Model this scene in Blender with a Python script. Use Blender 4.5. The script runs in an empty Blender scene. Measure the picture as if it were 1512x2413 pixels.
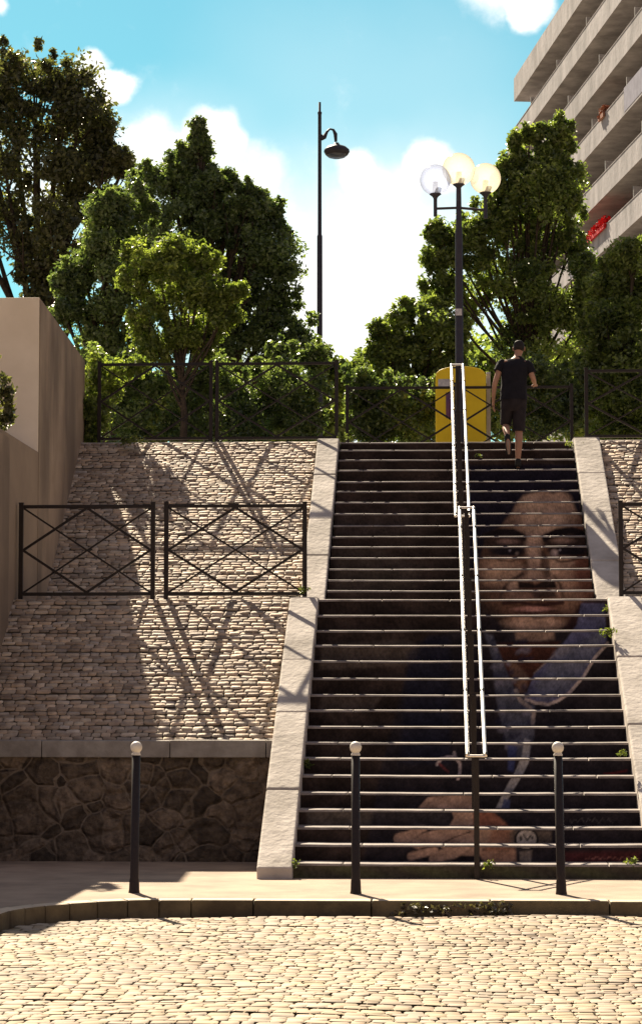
import bpy, bmesh, math, random
import numpy as np
from mathutils import Vector, Matrix

random.seed(7)
rng = np.random.default_rng(7)
sc = bpy.context.scene
col = sc.collection

# ------------------------------------------------------------------ camera model
W, H, F = 1512.0, 2413.0, 5575.0
YH, XV, EYE = 1650.0, 1020.0, 1.6
PITCH = math.atan((YH - H / 2) / F)
YAW = math.atan((XV - W / 2) / F * math.cos(PITCH))
fw = Vector((-math.sin(YAW) * math.cos(PITCH), math.cos(YAW) * math.cos(PITCH), math.sin(PITCH)))
rt = Vector((math.cos(YAW), math.sin(YAW), 0))
up = rt.cross(fw)


def pt(px, py, Y):
    """a point at distance Y up the street, measured off the photograph"""
    d = fw + rt * ((px - W / 2) / F) + up * ((H / 2 - py) / F)
    t = Y / d.y
    return Vector((d.x * t, Y, EYE + d.z * t))


cam = bpy.data.cameras.new("camera")
cam.sensor_fit = 'HORIZONTAL'
cam.sensor_width = 36
cam.lens = F / W * 36
cam.clip_start = 0.1
cam.clip_end = 3000
co = bpy.data.objects.new("camera", cam)
col.objects.link(co)
co.matrix_world = Matrix.Translation((0, 0, EYE)) @ Matrix((rt, up, -fw)).transposed().to_4x4()
sc.camera = co

# ------------------------------------------------------------------ light
SUN = Vector((-0.385, 1.09, 1.0)).normalized()
sl = bpy.data.lights.new("sun", 'SUN')
sl.energy = 4.9
sl.angle = math.radians(0.5)
sl.color = (1.0, 0.86, 0.66)
so = bpy.data.objects.new("sun", sl)
col.objects.link(so)
so.rotation_euler = SUN.to_track_quat('Z', 'Y').to_euler()
so.location = (0, 0, 60)

world = bpy.data.worlds.new("World")
sc.world = world
world.use_nodes = True
nt = world.node_tree
nt.nodes.clear()
N = nt.nodes.new
L = nt.links.new
out = N('ShaderNodeOutputWorld')
bg = N('ShaderNodeBackground')
bg.inputs['Strength'].default_value = 0.05
sky = N('ShaderNodeTexSky')
sky.sky_type = 'NISHITA'
sky.sun_disc = False
sky.sun_elevation = math.asin(SUN.z)
sky.sun_rotation = math.atan2(SUN.x, SUN.y)
sky.air_density = 1.0
sky.dust_density = 0.3
sky.ozone_density = 2.0
tc = N('ShaderNodeTexCoord')
nz = N('ShaderNodeTexNoise')
nz.inputs['Scale'].default_value = 14
nz.inputs['Detail'].default_value = 7
nz.inputs['Roughness'].default_value = 0.55
L(tc.outputs['Generated'], nz.inputs['Vector'])
off = N('ShaderNodeVectorMath'); off.operation = 'SUBTRACT'
off.inputs[1].default_value = (0.5, 0.5, 0.5)
L(nz.outputs['Color'], off.inputs[0])
scl = N('ShaderNodeVectorMath'); scl.operation = 'SCALE'
scl.inputs['Scale'].default_value = 0.035
L(off.outputs[0], scl.inputs[0])
add = N('ShaderNodeVectorMath'); add.operation = 'ADD'
L(tc.outputs['Generated'], add.inputs[0]); L(scl.outputs[0], add.inputs[1])
nrm = N('ShaderNodeVectorMath'); nrm.operation = 'NORMALIZE'
L(add.outputs[0], nrm.inputs[0])


def mth(op, a, b=None, clamp=False):
    n = N('ShaderNodeMath'); n.operation = op; n.use_clamp = clamp
    for i, v in enumerate((a, b)):
        if v is None: continue
        if isinstance(v, (int, float)): n.inputs[i].default_value = v
        else: L(v, n.inputs[i])
    return n.outputs[0]


def cloud(px, py, rad, soft, amt):
    d = fw + rt * ((px - W / 2) / F) + up * ((H / 2 - py) / F)
    d.normalize()
    dist = N('ShaderNodeVectorMath'); dist.operation = 'DISTANCE'
    L(nrm.outputs[0], dist.inputs[0]); dist.inputs[1].default_value = d
    mr = N('ShaderNodeMapRange'); mr.interpolation_type = 'SMOOTHSTEP'
    mr.inputs['From Min'].default_value = (rad + soft) / F
    mr.inputs['From Max'].default_value = rad / F
    mr.inputs['To Min'].default_value = 0
    mr.inputs['To Max'].default_value = amt
    L(dist.outputs['Value'], mr.inputs['Value'])
    return mr.outputs[0]


cl = None
for a in ((245, 215, 25, 45, 1), (200, 150, 15, 40, .8), (500, 330, 35, 75, 1), (350, 350, 30, 90, .8), (420, 400, 40, 120, .7),
          (560, 420, 40, 120, .6), (1240, -5, 45, 55, 1), (1150, -50, 40, 110, .7), (860, 420, 30, 50, .75),
          (5, 10, 10, 40, .9), (1030, 400, 25, 60, .9), (720, 700, 60, 160, .7), (640, 560, 40, 140, .6), (900, 560, 60, 200, .6),
          (120, 420, 40, 120, .6), (1700, 100, 100, 150, .9), (-200, 300, 120, 200, .8)):
    c = cloud(*a)
    cl = c if cl is None else mth('MAXIMUM', cl, c)
nz3 = N('ShaderNodeTexNoise'); nz3.inputs['Scale'].default_value = 34; nz3.inputs['Detail'].default_value = 8; nz3.inputs['Roughness'].default_value = .6
L(tc.outputs['Generated'], nz3.inputs['Vector'])
cl = mth('ADD', cl, mth('MULTIPLY', mth('SUBTRACT', nz3.outputs['Fac'], .5), 1.5))
mr3 = N('ShaderNodeMapRange'); mr3.interpolation_type = 'SMOOTHSTEP'
mr3.inputs['From Min'].default_value = .12; mr3.inputs['From Max'].default_value = 1.0
L(cl, mr3.inputs['Value']); cl = mr3.outputs[0]
# thin bright haze, thickest low down between the trees
for a in ((790, 800, 100, 460, .93), (380, 520, 40, 360, .55), (980, 260, 30, 420, .15), (640, 160, 10, 300, .10), (1100, 600, 60, 330, .35)):
    hz = cloud(*a); cl = mth('SUBTRACT', 1.0, mth('MULTIPLY', mth('SUBTRACT', 1.0, cl), mth('SUBTRACT', 1.0, hz)))
# wide soft clouds over the rest of the sky
nz2 = N('ShaderNodeTexNoise'); nz2.inputs['Scale'].default_value = 3.0; nz2.inputs['Detail'].default_value = 6
L(tc.outputs['Generated'], nz2.inputs['Vector'])
mr2 = N('ShaderNodeMapRange'); mr2.inputs['From Min'].default_value = 0.5; mr2.inputs['From Max'].default_value = 0.85
mr2.inputs['To Max'].default_value = .5
L(nz2.outputs['Fac'], mr2.inputs['Value'])
cl = mth('MAXIMUM', cl, mr2.outputs[0], True)
bk = N('ShaderNodeVectorMath'); bk.operation = 'DOT_PRODUCT'  # added, unseen: dim cloud bank behind the camera, sets the shade's brightness and tint
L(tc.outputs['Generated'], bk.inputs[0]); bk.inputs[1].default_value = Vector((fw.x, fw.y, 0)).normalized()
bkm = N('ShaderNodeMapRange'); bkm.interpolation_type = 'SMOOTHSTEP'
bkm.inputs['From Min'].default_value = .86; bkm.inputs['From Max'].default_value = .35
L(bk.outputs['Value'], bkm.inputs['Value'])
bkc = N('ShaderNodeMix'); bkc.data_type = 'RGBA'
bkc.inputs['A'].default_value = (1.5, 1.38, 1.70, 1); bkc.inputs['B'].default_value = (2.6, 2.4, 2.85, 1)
L(nz2.outputs['Fac'], bkc.inputs['Factor'])
tint = N('ShaderNodeMix'); tint.data_type = 'RGBA'; tint.blend_type = 'MULTIPLY'
tint.inputs['Factor'].default_value = 1
tint.inputs['B'].default_value = (0.46, 0.90, 0.76, 1)
L(sky.outputs[0], tint.inputs['A'])
mixc = N('ShaderNodeMix'); mixc.data_type = 'RGBA'
mixc.inputs['B'].default_value = (10.5, 10.2, 9.8, 1)
L(cl, mixc.inputs['Factor'])
L(tint.outputs['Result'], mixc.inputs['A'])
mixb = N('ShaderNodeMix'); mixb.data_type = 'RGBA'
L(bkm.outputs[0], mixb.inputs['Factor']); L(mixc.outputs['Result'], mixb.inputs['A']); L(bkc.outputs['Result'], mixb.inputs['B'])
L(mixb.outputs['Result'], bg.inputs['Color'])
L(bg.outputs[0], out.inputs[0])

sc.view_settings.view_transform = 'Standard'
sc.view_settings.look = 'None'
sc.view_settings.gamma = 1
sc.view_settings.exposure = 1.42


# ------------------------------------------------------------------ materials
def lin(*c):
    return tuple(((x / 255) / 12.92 if x <= 10 else ((x / 255 + .055) / 1.055) ** 2.4) for x in c)


def mat(name, c1, c2=None, scale=4, rough=.85, bump=0, bscale=30, attr=False, metal=0, dist=.02, detail=6, stretch=None, spec=.3, extra=None):
    m = bpy.data.materials.new(name); m.use_nodes = True
    t = m.node_tree; n = t.nodes; l = t.links
    b = n['Principled BSDF']
    b.inputs['Roughness'].default_value = rough
    b.inputs['Metallic'].default_value = metal
    b.inputs['Specular IOR Level'].default_value = spec
    tcn = n.new('ShaderNodeTexCoord')
    vec = tcn.outputs['Object']
    if stretch:
        mp = n.new('ShaderNodeMapping'); mp.inputs['Scale'].default_value = stretch
        l.new(vec, mp.inputs['Vector']); vec2 = mp.outputs[0]
    else: vec2 = vec
    if c2 is None: c2 = tuple(x * .75 for x in c1)
    nn = n.new('ShaderNodeTexNoise'); nn.inputs['Scale'].default_value = scale; nn.inputs['Detail'].default_value = detail
    nn.inputs['Roughness'].default_value = .6
    l.new(vec2, nn.inputs['Vector'])
    mr = n.new('ShaderNodeMapRange'); mr.inputs['From Min'].default_value = .36; mr.inputs['From Max'].default_value = .64
    l.new(nn.outputs['Fac'], mr.inputs['Value'])
    mx = n.new('ShaderNodeMix'); mx.data_type = 'RGBA'
    mx.inputs['A'].default_value = (*c1, 1); mx.inputs['B'].default_value = (*c2, 1)
    l.new(mr.outputs[0], mx.inputs['Factor'])
    colr = mx.outputs['Result']
    if attr:
        at = n.new('ShaderNodeAttribute'); at.attribute_name = 'Col'
        mm = n.new('ShaderNodeMix'); mm.data_type = 'RGBA'; mm.blend_type = 'MULTIPLY'; mm.inputs['Factor'].default_value = 1
        l.new(colr, mm.inputs['A']); l.new(at.outputs['Color'], mm.inputs['B']); colr = mm.outputs['Result']
    if extra: colr = extra(n, l, vec, colr)
    l.new(colr, b.inputs['Base Color'])
    if bump:
        nb = n.new('ShaderNodeTexNoise'); nb.inputs['Scale'].default_value = bscale; nb.inputs['Detail'].default_value = 8
        l.new(vec, nb.inputs['Vector'])
        bp = n.new('ShaderNodeBump'); bp.inputs['Strength'].default_value = bump; bp.inputs['Distance'].default_value = dist
        l.new(nb.outputs['Fac'], bp.inputs['Height']); l.new(bp.outputs[0], b.inputs['Normal'])
    return m


def leafmat(name, c1, c2, trans=.45):
    m = bpy.data.materials.new(name); m.use_nodes = True
    t = m.node_tree; n = t.nodes; l = t.links; n.clear()
    o = n.new('ShaderNodeOutputMaterial')
    at = n.new('ShaderNodeAttribute'); at.attribute_name = 'Col'
    mx = n.new('ShaderNodeMix'); mx.data_type = 'RGBA'
    mx.inputs['A'].default_value = (*c1, 1); mx.inputs['B'].default_value = (*c2, 1)
    l.new(at.outputs['Fac'], mx.inputs['Factor'])
    p = n.new('ShaderNodeBsdfPrincipled'); p.inputs['Roughness'].default_value = .33; p.inputs['Specular IOR Level'].default_value = .5
    l.new(mx.outputs['Result'], p.inputs['Base Color'])
    tr = n.new('ShaderNodeBsdfTranslucent')
    ml = n.new('ShaderNodeMix'); ml.data_type = 'RGBA'; ml.blend_type = 'MULTIPLY'; ml.inputs['Factor'].default_value = 1
    ml.inputs['B'].default_value = (1.6, 1.75, .65, 1)
    l.new(mx.outputs['Result'], ml.inputs['A']); l.new(ml.outputs['Result'], tr.inputs['Color'])
    ms = n.new('ShaderNodeMixShader'); ms.inputs[0].default_value = trans
    l.new(p.outputs[0], ms.inputs[1]); l.new(tr.outputs[0], ms.inputs[2]); l.new(ms.outputs[0], o.inputs[0])
    return m


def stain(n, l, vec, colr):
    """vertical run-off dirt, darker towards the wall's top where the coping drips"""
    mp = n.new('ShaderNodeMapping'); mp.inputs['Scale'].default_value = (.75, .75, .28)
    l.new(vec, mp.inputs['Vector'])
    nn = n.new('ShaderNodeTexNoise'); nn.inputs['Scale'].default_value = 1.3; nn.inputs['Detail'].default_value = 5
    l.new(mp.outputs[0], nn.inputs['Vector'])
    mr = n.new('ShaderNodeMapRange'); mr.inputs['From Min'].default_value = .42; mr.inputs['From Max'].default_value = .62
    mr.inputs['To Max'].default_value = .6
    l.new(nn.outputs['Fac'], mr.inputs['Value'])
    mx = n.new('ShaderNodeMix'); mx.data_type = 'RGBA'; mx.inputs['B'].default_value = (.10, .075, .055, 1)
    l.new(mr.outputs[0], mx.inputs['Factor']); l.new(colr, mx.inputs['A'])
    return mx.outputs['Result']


def rubble(n, l, vec, colr):
    """lighter pointing running round irregular stones"""
    mp = n.new('ShaderNodeMapping'); mp.inputs['Scale'].default_value = (1.0, 0.2, 1.15)
    l.new(vec, mp.inputs['Vector'])
    d = n.new('ShaderNodeTexNoise'); d.inputs['Scale'].default_value = 2.2; d.inputs['Detail'].default_value = 1.5
    l.new(mp.outputs[0], d.inputs['Vector'])
    s = n.new('ShaderNodeVectorMath'); s.operation = 'SCALE'; s.inputs['Scale'].default_value = .34
    l.new(d.outputs['Color'], s.inputs[0])
    a = n.new('ShaderNodeVectorMath'); l.new(mp.outputs[0], a.inputs[0]); l.new(s.outputs[0], a.inputs[1])
    v = n.new('ShaderNodeTexVoronoi'); v.feature = 'DISTANCE_TO_EDGE'; v.inputs['Scale'].default_value = 3.7
    l.new(a.outputs[0], v.inputs['Vector'])
    v2 = n.new('ShaderNodeTexVoronoi'); v2.inputs['Scale'].default_value = 3.7
    l.new(a.outputs[0], v2.inputs['Vector'])
    hs = n.new('ShaderNodeMapRange'); hs.inputs['To Min'].default_value = .35; hs.inputs['To Max'].default_value = 1.3
    sp = n.new('ShaderNodeSeparateColor'); l.new(v2.outputs['Color'], sp.inputs[0]); l.new(sp.outputs[0], hs.inputs['Value'])
    m1 = n.new('ShaderNodeVectorMath'); m1.operation = 'SCALE'; l.new(colr, m1.inputs[0]); l.new(hs.outputs[0], m1.inputs['Scale'])
    mr = n.new('ShaderNodeMapRange'); mr.inputs['From Min'].default_value = .028; mr.inputs['From Max'].default_value = .045
    mr.inputs['To Min'].default_value = 1; mr.inputs['To Max'].default_value = 0
    l.new(v.outputs['Distance'], mr.inputs['Value'])
    pn = n.new('ShaderNodeTexNoise'); pn.inputs['Scale'].default_value = 1.4; l.new(vec, pn.inputs['Vector'])
    pm = n.new('ShaderNodeMapRange'); pm.inputs['From Min'].default_value = .38; pm.inputs['From Max'].default_value = .60
    l.new(pn.outputs['Fac'], pm.inputs['Value'])
    mu = n.new('ShaderNodeMath'); mu.operation = 'MULTIPLY'; l.new(mr.outputs[0], mu.inputs[0]); l.new(pm.outputs[0], mu.inputs[1])
    mx = n.new('ShaderNodeMix'); mx.data_type = 'RGBA'; mx.inputs['B'].default_value = (.22, .17, .12, 1)
    l.new(mu.outputs[0], mx.inputs['Factor']); l.new(m1.outputs[0], mx.inputs['A'])
    return mx.outputs['Result']


M = {}
def patches(n, l, vec, colr):
    nn = n.new('ShaderNodeTexNoise'); nn.inputs['Scale'].default_value = .55; nn.inputs['Detail'].default_value = 7; nn.inputs['Roughness'].default_value = .65
    l.new(vec, nn.inputs['Vector'])
    mr = n.new('ShaderNodeMapRange'); mr.inputs['From Min'].default_value = .54; mr.inputs['From Max'].default_value = .70; mr.inputs['To Max'].default_value = .55
    l.new(nn.outputs['Fac'], mr.inputs['Value'])
    mx = n.new('ShaderNodeMix'); mx.data_type = 'RGBA'; mx.inputs['B'].default_value = (.19, .155, .115, 1)
    l.new(mr.outputs[0], mx.inputs['Factor']); l.new(colr, mx.inputs['A'])
    return mx.outputs['Result']


M['cobble'] = mat('cobble', (.41, .33, .238), (.29, .228, .168), .8, .8, .3, 60, attr=True, dist=.005, extra=patches)
M['slope'] = mat('slope_stone', (.54, .465, .37), (.34, .285, .23), 7, .75, .6, 45, attr=True, dist=.012)
M['joint'] = mat('joint_dirt', (.16, .13, .095), (.09, .075, .05), 12, .95, .4, 60)
M['roadjoint'] = mat('road_joint', (.31, .25, .17), (.22, .17, .11), 12, .95, .4, 60)
M['pave'] = mat('asphalt_pavement', (.38, .292, .212), (.27, .208, .155), 2.2, .9, .35, 180, dist=.004, extra=patches)
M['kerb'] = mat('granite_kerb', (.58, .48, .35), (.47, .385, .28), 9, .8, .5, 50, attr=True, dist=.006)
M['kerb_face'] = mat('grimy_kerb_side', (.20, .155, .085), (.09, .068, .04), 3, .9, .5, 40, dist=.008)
M['white_stone'] = mat('pale_limestone', (.57, .515, .455), (.36, .32, .275), 2.2, .85, .5, 14, attr=True, dist=.02)
M['tread'] = mat('worn_tread', (.33, .285, .255), (.17, .145, .13), 5, .8, .4, 40, dist=.006)
M['coping'] = mat('coping_stone', (.36, .33, .29), (.25, .225, .195), 6, .85, .5, 40, dist=.01)
M['rubble'] = mat('rubble_wall', (.23, .17, .115), (.095, .070, .05), 13, .95, 1.0, 14, dist=.06, extra=rubble)
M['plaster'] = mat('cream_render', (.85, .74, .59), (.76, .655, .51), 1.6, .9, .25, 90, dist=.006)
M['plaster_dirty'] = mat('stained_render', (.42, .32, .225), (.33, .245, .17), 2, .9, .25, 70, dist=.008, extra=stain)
M['plaster_brown'] = mat('brown_render', (.31, .235, .165), (.26, .195, .14), 1.5, .9, .25, 70, dist=.008, extra=None)
M['iron'] = mat('dark_painted_iron', (.011, .0065, .005), (.020, .012, .009), 30, .42, .15, 120, dist=.002, spec=.35)
M['iron_pole'] = mat('pole_paint', (.03, .028, .042), (.045, .04, .05), 12, .5, .1, 80, dist=.002)
M['steel'] = mat('brushed_steel', (.88, .84, .77), (.80, .76, .70), 40, .5, .05, 200, metal=1, dist=.001)
M['white_paint'] = mat('white_ball_paint', (.78, .75, .68), (.62, .58, .50), 14, .5, .1, 60, dist=.002)
M['bark'] = mat('bark', (.075, .055, .04), (.04, .03, .022), 12, .95, .9, 25, dist=.03)
M['concrete'] = mat('balcony_concrete', (.47, .435, .435), (.27, .25, .25), .9, .9, .4, 4, dist=.04, stretch=(1, 1, .5), detail=9)
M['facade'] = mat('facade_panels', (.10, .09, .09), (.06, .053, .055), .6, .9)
M['glass_dark'] = mat('window_glass', (.03, .03, .035), (.05, .05, .055), 1, .12, spec=.6)
M['frame_white'] = mat('window_frame', (.6, .57, .53), None, 2, .6)
M['cloth_grey'] = mat('grey_screen_cloth', (.30, .29, .36), (.22, .21, .27), 2, .9)
M['red'] = mat('red_flowers', (.75, .02, .02), (.5, .01, .015), 4, .7)
M['orange'] = mat('orange_flowers', (.42, .17, .09), (.30, .14, .09), 4, .7)
M['yellow'] = mat('yellow_bin_paint', (.88, .62, .02), (.78, .53, .015), 3, .45, .1, 30, dist=.004)
M['black_cotton'] = mat('black_cotton', (.008, .007, .010), (.013, .011, .015), 12, .95, 1.0, 9, dist=.03)
M['shorts'] = mat('dark_shorts', (.016, .012, .014), (.026, .02, .022), 12, .95, .4, 30, dist=.01)
M['skin'] = mat('skin', (.42, .23, .15), (.36, .19, .12), 8, .6)
M['hair'] = mat('hair', (.010, .008, .008), (.02, .015, .013), 40, .7, .6, 90, dist=.005)
M['shoe'] = mat('black_shoe', (.012, .011, .012), None, 10, .7)
M['sole'] = mat('shoe_sole', (.20, .14, .10), (.28, .22, .18), 20, .9)
M['soil'] = mat('plaza_ground', (.20, .17, .13), (.14, .12, .09), 3, .95, .3, 30)
M['sticker'] = mat('paper', (.62, .60, .60), (.40, .38, .42), 20, .8)
M['poster'] = mat('poster', (.20, .08, .12), (.12, .06, .14), 9, .8)
M['leaf_dark'] = leafmat('leaf_dark', (.050, .058, .030), (.20, .19, .10), .46)
M['leaf_green'] = leafmat('leaf_green', (.070, .102, .040), (.31, .35, .13), .55)
M['leaf_cool'] = leafmat('leaf_cool', (.055, .084, .042), (.25, .30, .14), .48)
M['leaf_weed'] = leafmat('leaf_weed', (.07, .09, .03), (.22, .24, .08), .45)
M['leaf_lime'] = leafmat('leaf_lime', (.080, .112, .036), (.29, .325, .10), .55)
M['leaf_dry'] = leafmat('leaf_dry', (.05, .04, .03), (.20, .17, .12), .2)


# the pointing stands proud of the stones: relief for the rubble wall
_t = M['rubble'].node_tree
_v = [q for q in _t.nodes if q.type == 'TEX_VORONOI' and q.feature == 'DISTANCE_TO_EDGE'][0]
_o = [q for q in _t.nodes if q.type == 'BUMP'][0]
_m = _t.nodes.new('ShaderNodeMapRange'); _m.inputs['From Max'].default_value = .16; _m.interpolation_type = 'SMOOTHSTEP'
_t.links.new(_v.outputs['Distance'], _m.inputs['Value'])
_b = _t.nodes.new('ShaderNodeBump'); _b.inputs['Strength'].default_value = 1.0; _b.inputs['Distance'].default_value = .022
_t.links.new(_m.outputs[0], _b.inputs['Height']); _t.links.new(_o.outputs[0], _b.inputs['Normal'])
_t.links.new(_b.outputs[0], _t.nodes['Principled BSDF'].inputs['Normal'])


# frosted lamp globes
def globemat(name, c):
    m = bpy.data.materials.new(name); m.use_nodes = True
    n = m.node_tree.nodes; l = m.node_tree.links; n.clear()
    o = n.new('ShaderNodeOutputMaterial')
    tr = n.new('ShaderNodeBsdfTranslucent'); tr.inputs[0].default_value = (*c, 1)
    tp = n.new('ShaderNodeBsdfTransparent'); tp.inputs[0].default_value = (*c, 1)
    gl = n.new('ShaderNodeBsdfGlossy'); gl.inputs['Roughness'].default_value = .15
    lw = n.new('ShaderNodeLayerWeight'); lw.inputs[0].default_value = .35
    m1 = n.new('ShaderNodeMixShader'); ma = n.new('ShaderNodeMath'); ma.operation = 'MULTIPLY_ADD'; ma.inputs[1].default_value = .6; ma.inputs[2].default_value = .4; l.new(lw.outputs['Facing'], ma.inputs[0]); l.new(ma.outputs[0], m1.inputs[0]); l.new(tp.outputs[0], m1.inputs[1]); l.new(tr.outputs[0], m1.inputs[2])
    m2 = n.new('ShaderNodeMixShader'); m2.inputs[0].default_value = .08; l.new(m1.outputs[0], m2.inputs[1]); l.new(gl.outputs[0], m2.inputs[2])
    l.new(m2.outputs[0], o.inputs[0])
    return m


M['globe_amber'] = globemat('amber_globe', (.95, .90, .79))
M['globe_clear'] = globemat('clear_globe', (.74, .79, .92))


# ------------------------------------------------------------------ mesh helpers
def link(o, parent=None):
    col.objects.link(o)
    if parent: o.parent = parent
    return o


def tag(o, label=None, cat=None, group=None, kind=None):
    if label: o['label'] = label
    if cat: o['category'] = cat
    if group: o['group'] = group
    if kind: o['kind'] = kind
    return o


def empty(name, loc=(0, 0, 0)):
    o = bpy.data.objects.new(name, None); col.objects.link(o); o.location = loc
    o.empty_display_size = .2
    return o


def settle(root):
    """children were modelled in world coordinates: keep them there under the thing's own origin"""
    for c in root.children:
        c.matrix_parent_inverse = Matrix.Translation(-Vector(root.location))


def arr_mesh(name, verts, faces, m, parent=None, cols=None, smooth=False):
    """verts (n,3), faces (k,4) numpy arrays -> object"""
    me = bpy.data.meshes.new(name)
    verts = np.asarray(verts, dtype=np.float32); faces = np.asarray(faces, dtype=np.int32)
    k, q = faces.shape
    me.vertices.add(len(verts)); me.vertices.foreach_set('co', verts.ravel())
    me.loops.add(k * q); me.loops.foreach_set('vertex_index', faces.ravel())
    me.polygons.add(k); me.polygons.foreach_set('loop_start', np.arange(k, dtype=np.int32) * q)
    me.polygons.foreach_set('loop_total', np.full(k, q, dtype=np.int32))
    if smooth: me.polygons.foreach_set('use_smooth', np.ones(k, dtype=bool))
    me.update(calc_edges=True)
    if cols is not None:
        a = me.color_attributes.new('Col', 'FLOAT_COLOR', 'POINT')
        c = np.ones((len(verts), 4), dtype=np.float32); c[:, :3] = cols if np.ndim(cols) == 2 else np.asarray(cols)[:, None]
        a.data.foreach_set('color', c.ravel())
    me.materials.append(m)
    me.validate()
    return link(bpy.data.objects.new(name, me), parent)


class MB:
    def __init__(s): s.v = []; s.f = []; s.sm = []; s.c = []
    def add(s, vs, fs, smooth=False, c=1.0):
        b = len(s.v); s.v += [tuple(x) for x in vs]; s.f += [tuple(i + b for i in f) for f in fs]; s.sm += [smooth] * len(fs)
        s.c += [c] * len(vs)
    def box(s, x0, x1, y0, y1, z0, z1, c=1.0):
        s.add([(x0, y0, z0), (x1, y0, z0), (x1, y1, z0), (x0, y1, z0), (x0, y0, z1), (x1, y0, z1), (x1, y1, z1), (x0, y1, z1)],
              [(0, 3, 2, 1), (4, 5, 6, 7), (0, 1, 5, 4), (1, 2, 6, 5), (2, 3, 7, 6), (3, 0, 4, 7)], c=c)
    def prism(s, prof, x0, x1, c=1.0):
        """profile of (y,z), counter-clockwise seen from +x, swept in x"""
        n = len(prof)
        s.add([(x0, y, z) for y, z in prof] + [(x1, y, z) for y, z in prof],
              [tuple(range(n))[::-1], tuple(range(n, 2 * n))] + [(i, (i + 1) % n, n + (i + 1) % n, n + i) for i in range(n)], c=c)
    def tube(s, pts, rad, n=10, caps=True, c=1.0):
        pts = [Vector(p) for p in pts]
        if not hasattr(rad, '__len__'): rad = [rad] * len(pts)
        rings = []; ref = None
        for i, p in enumerate(pts):
            d = (pts[min(i + 1, len(pts) - 1)] - pts[max(i - 1, 0)]).normalized()
            if ref is None:
                ref = Vector((1, 0, 0)) if abs(d.x) < .9 else Vector((0, 1, 0))
            a = (ref - d * ref.dot(d)).normalized(); b = d.cross(a); ref = a
            rings.append([p + (a * math.cos(t) + b * math.sin(t)) * rad[i] for t in [2 * math.pi * k / n for k in range(n)]])
        vs = [v for r in rings for v in r]; fs = []
        for i in range(len(pts) - 1):
            for k in range(n):
                fs.append((i * n + k, i * n + (k + 1) % n, (i + 1) * n + (k + 1) % n, (i + 1) * n + k))
        s.add(vs, fs, True, c)
        if caps:
            b = len(s.v); s.v += [tuple(v) for v in rings[0]] + [tuple(v) for v in rings[-1]]; s.c += [c] * (2 * n)
            s.f += [tuple(b + i for i in range(n))[::-1], tuple(b + n + i for i in range(n))]; s.sm += [False, False]
    def bar(s, a, b, w, t, c=1.0):
        """flat bar from a to b, width w in the xz plane, thickness t along y"""
        a = Vector(a); b = Vector(b); d = (b - a).normalized(); q = Vector((-d.z, 0, d.x)) * (w / 2); y = Vector((0, t / 2, 0))
        vs = [a - q - y, b - q - y, b + q - y, a + q - y, a - q + y, b - q + y, b + q + y, a + q + y]
        s.add(vs, [(0, 1, 2, 3), (7, 6, 5, 4), (0, 4, 5, 1), (1, 5, 6, 2), (2, 6, 7, 3), (3, 7, 4, 0)], c=c)
    def lathe(s, o, prof, n=20, c=1.0):
        vs = []; fs = []
        for r, z in prof:
            for k in range(n):
                t = 2 * math.pi * k / n; vs.append((o[0] + r * math.cos(t), o[1] + r * math.sin(t), o[2] + z))
        for i in range(len(prof) - 1):
            for k in range(n): fs.append((i * n + k, i * n + (k + 1) % n, (i + 1) * n + (k + 1) % n, (i + 1) * n + k))
        s.add(vs, fs, True, c)
    def build(s, name, m, parent=None, bevel=0, seg=2, merge=False):
        me = bpy.data.meshes.new(name)
        me.from_pydata(s.v, [], s.f)
        me.polygons.foreach_set('use_smooth', s.sm)
        a = me.color_attributes.new('Col', 'FLOAT_COLOR', 'POINT')
        for i, cc in enumerate(s.c): a.data[i].color = (cc, cc, cc, 1) if not hasattr(cc, '__len__') else (*cc, 1)
        me.materials.append(m)
        if bevel:
            bm = bmesh.new(); bm.from_mesh(me)
            es = [e for e in bm.edges if len(e.link_faces) == 2 and e.calc_face_angle(0) > .6]
            bmesh.ops.bevel(bm, geom=es, offset=bevel, segments=seg, profile=.6, affect='EDGES', clamp_overlap=True)
            bm.to_mesh(me); bm.free()
        me.update()
        return link(bpy.data.objects.new(name, me), parent)


# ------------------------------------------------------------------ levels
T = .30
ys_obs = [2035, 1990, 1949, 1908, 1868, 1827, 1786, 1749, 1711, 1672, 1636, 1597, 1556, 1519, 1484, 1448, 1411,
          1390, 1365, 1339, 1312, 1286, 1262, 1236, 1208, 1181, 1155, 1132, 1105, 1081, 1058, 1040]
Ys = [21.55 + T * i for i in range(17)] + [28.5 + T * i for i in range(15)]
Zs = [pt(1100, y, Y).z for y, Y in zip(ys_obs, Ys)]
ZM = Zs[16]; ZT = Zs[31]
XL, XR = -1.27, 1.93
SL0, SL1 = -1.59, XL          # left stringer
SR0, SR1 = XR, 2.31           # right stringer
WX = -4.71                    # face of the tall wall on the left
RD = -.12                     # road level

# ------------------------------------------------------------------ ground, road, pavement
g = MB(); g.add([(-900, -900, RD - .08), (900, -900, RD - .08), (900, 1500, RD - .08), (-900, 1500, RD - .08)], [(0, 1, 2, 3)])
tag(g.build('ground', M['soil']), kind='structure')
g = MB()
g.add([(-300, 33.12, ZT - .004), (300, 33.12, ZT - .004), (300, 900, ZT - .004), (-300, 900, ZT - .004)], [(0, 1, 2, 3)])
tag(g.build('upper_ground', M['soil']), kind='structure')

KY, KXC, KR = 19.15, -1.95, 1.3    # kerb line, start of its bend, radius
kerb_line = [(9.0 - i * .95, KY) for i in range(12)]
kerb_line = [p for p in kerb_line if p[0] > KXC] + [(KXC, KY)]
for k in range(1, 9):
    a = math.pi / 2 * k / 8
    kerb_line.append((KXC - KR * math.sin(a), KY - KR + KR * math.cos(a)))
yy = KY - KR
while yy > 2: yy -= 1.0; kerb_line.append((KXC - KR, yy))


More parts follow.
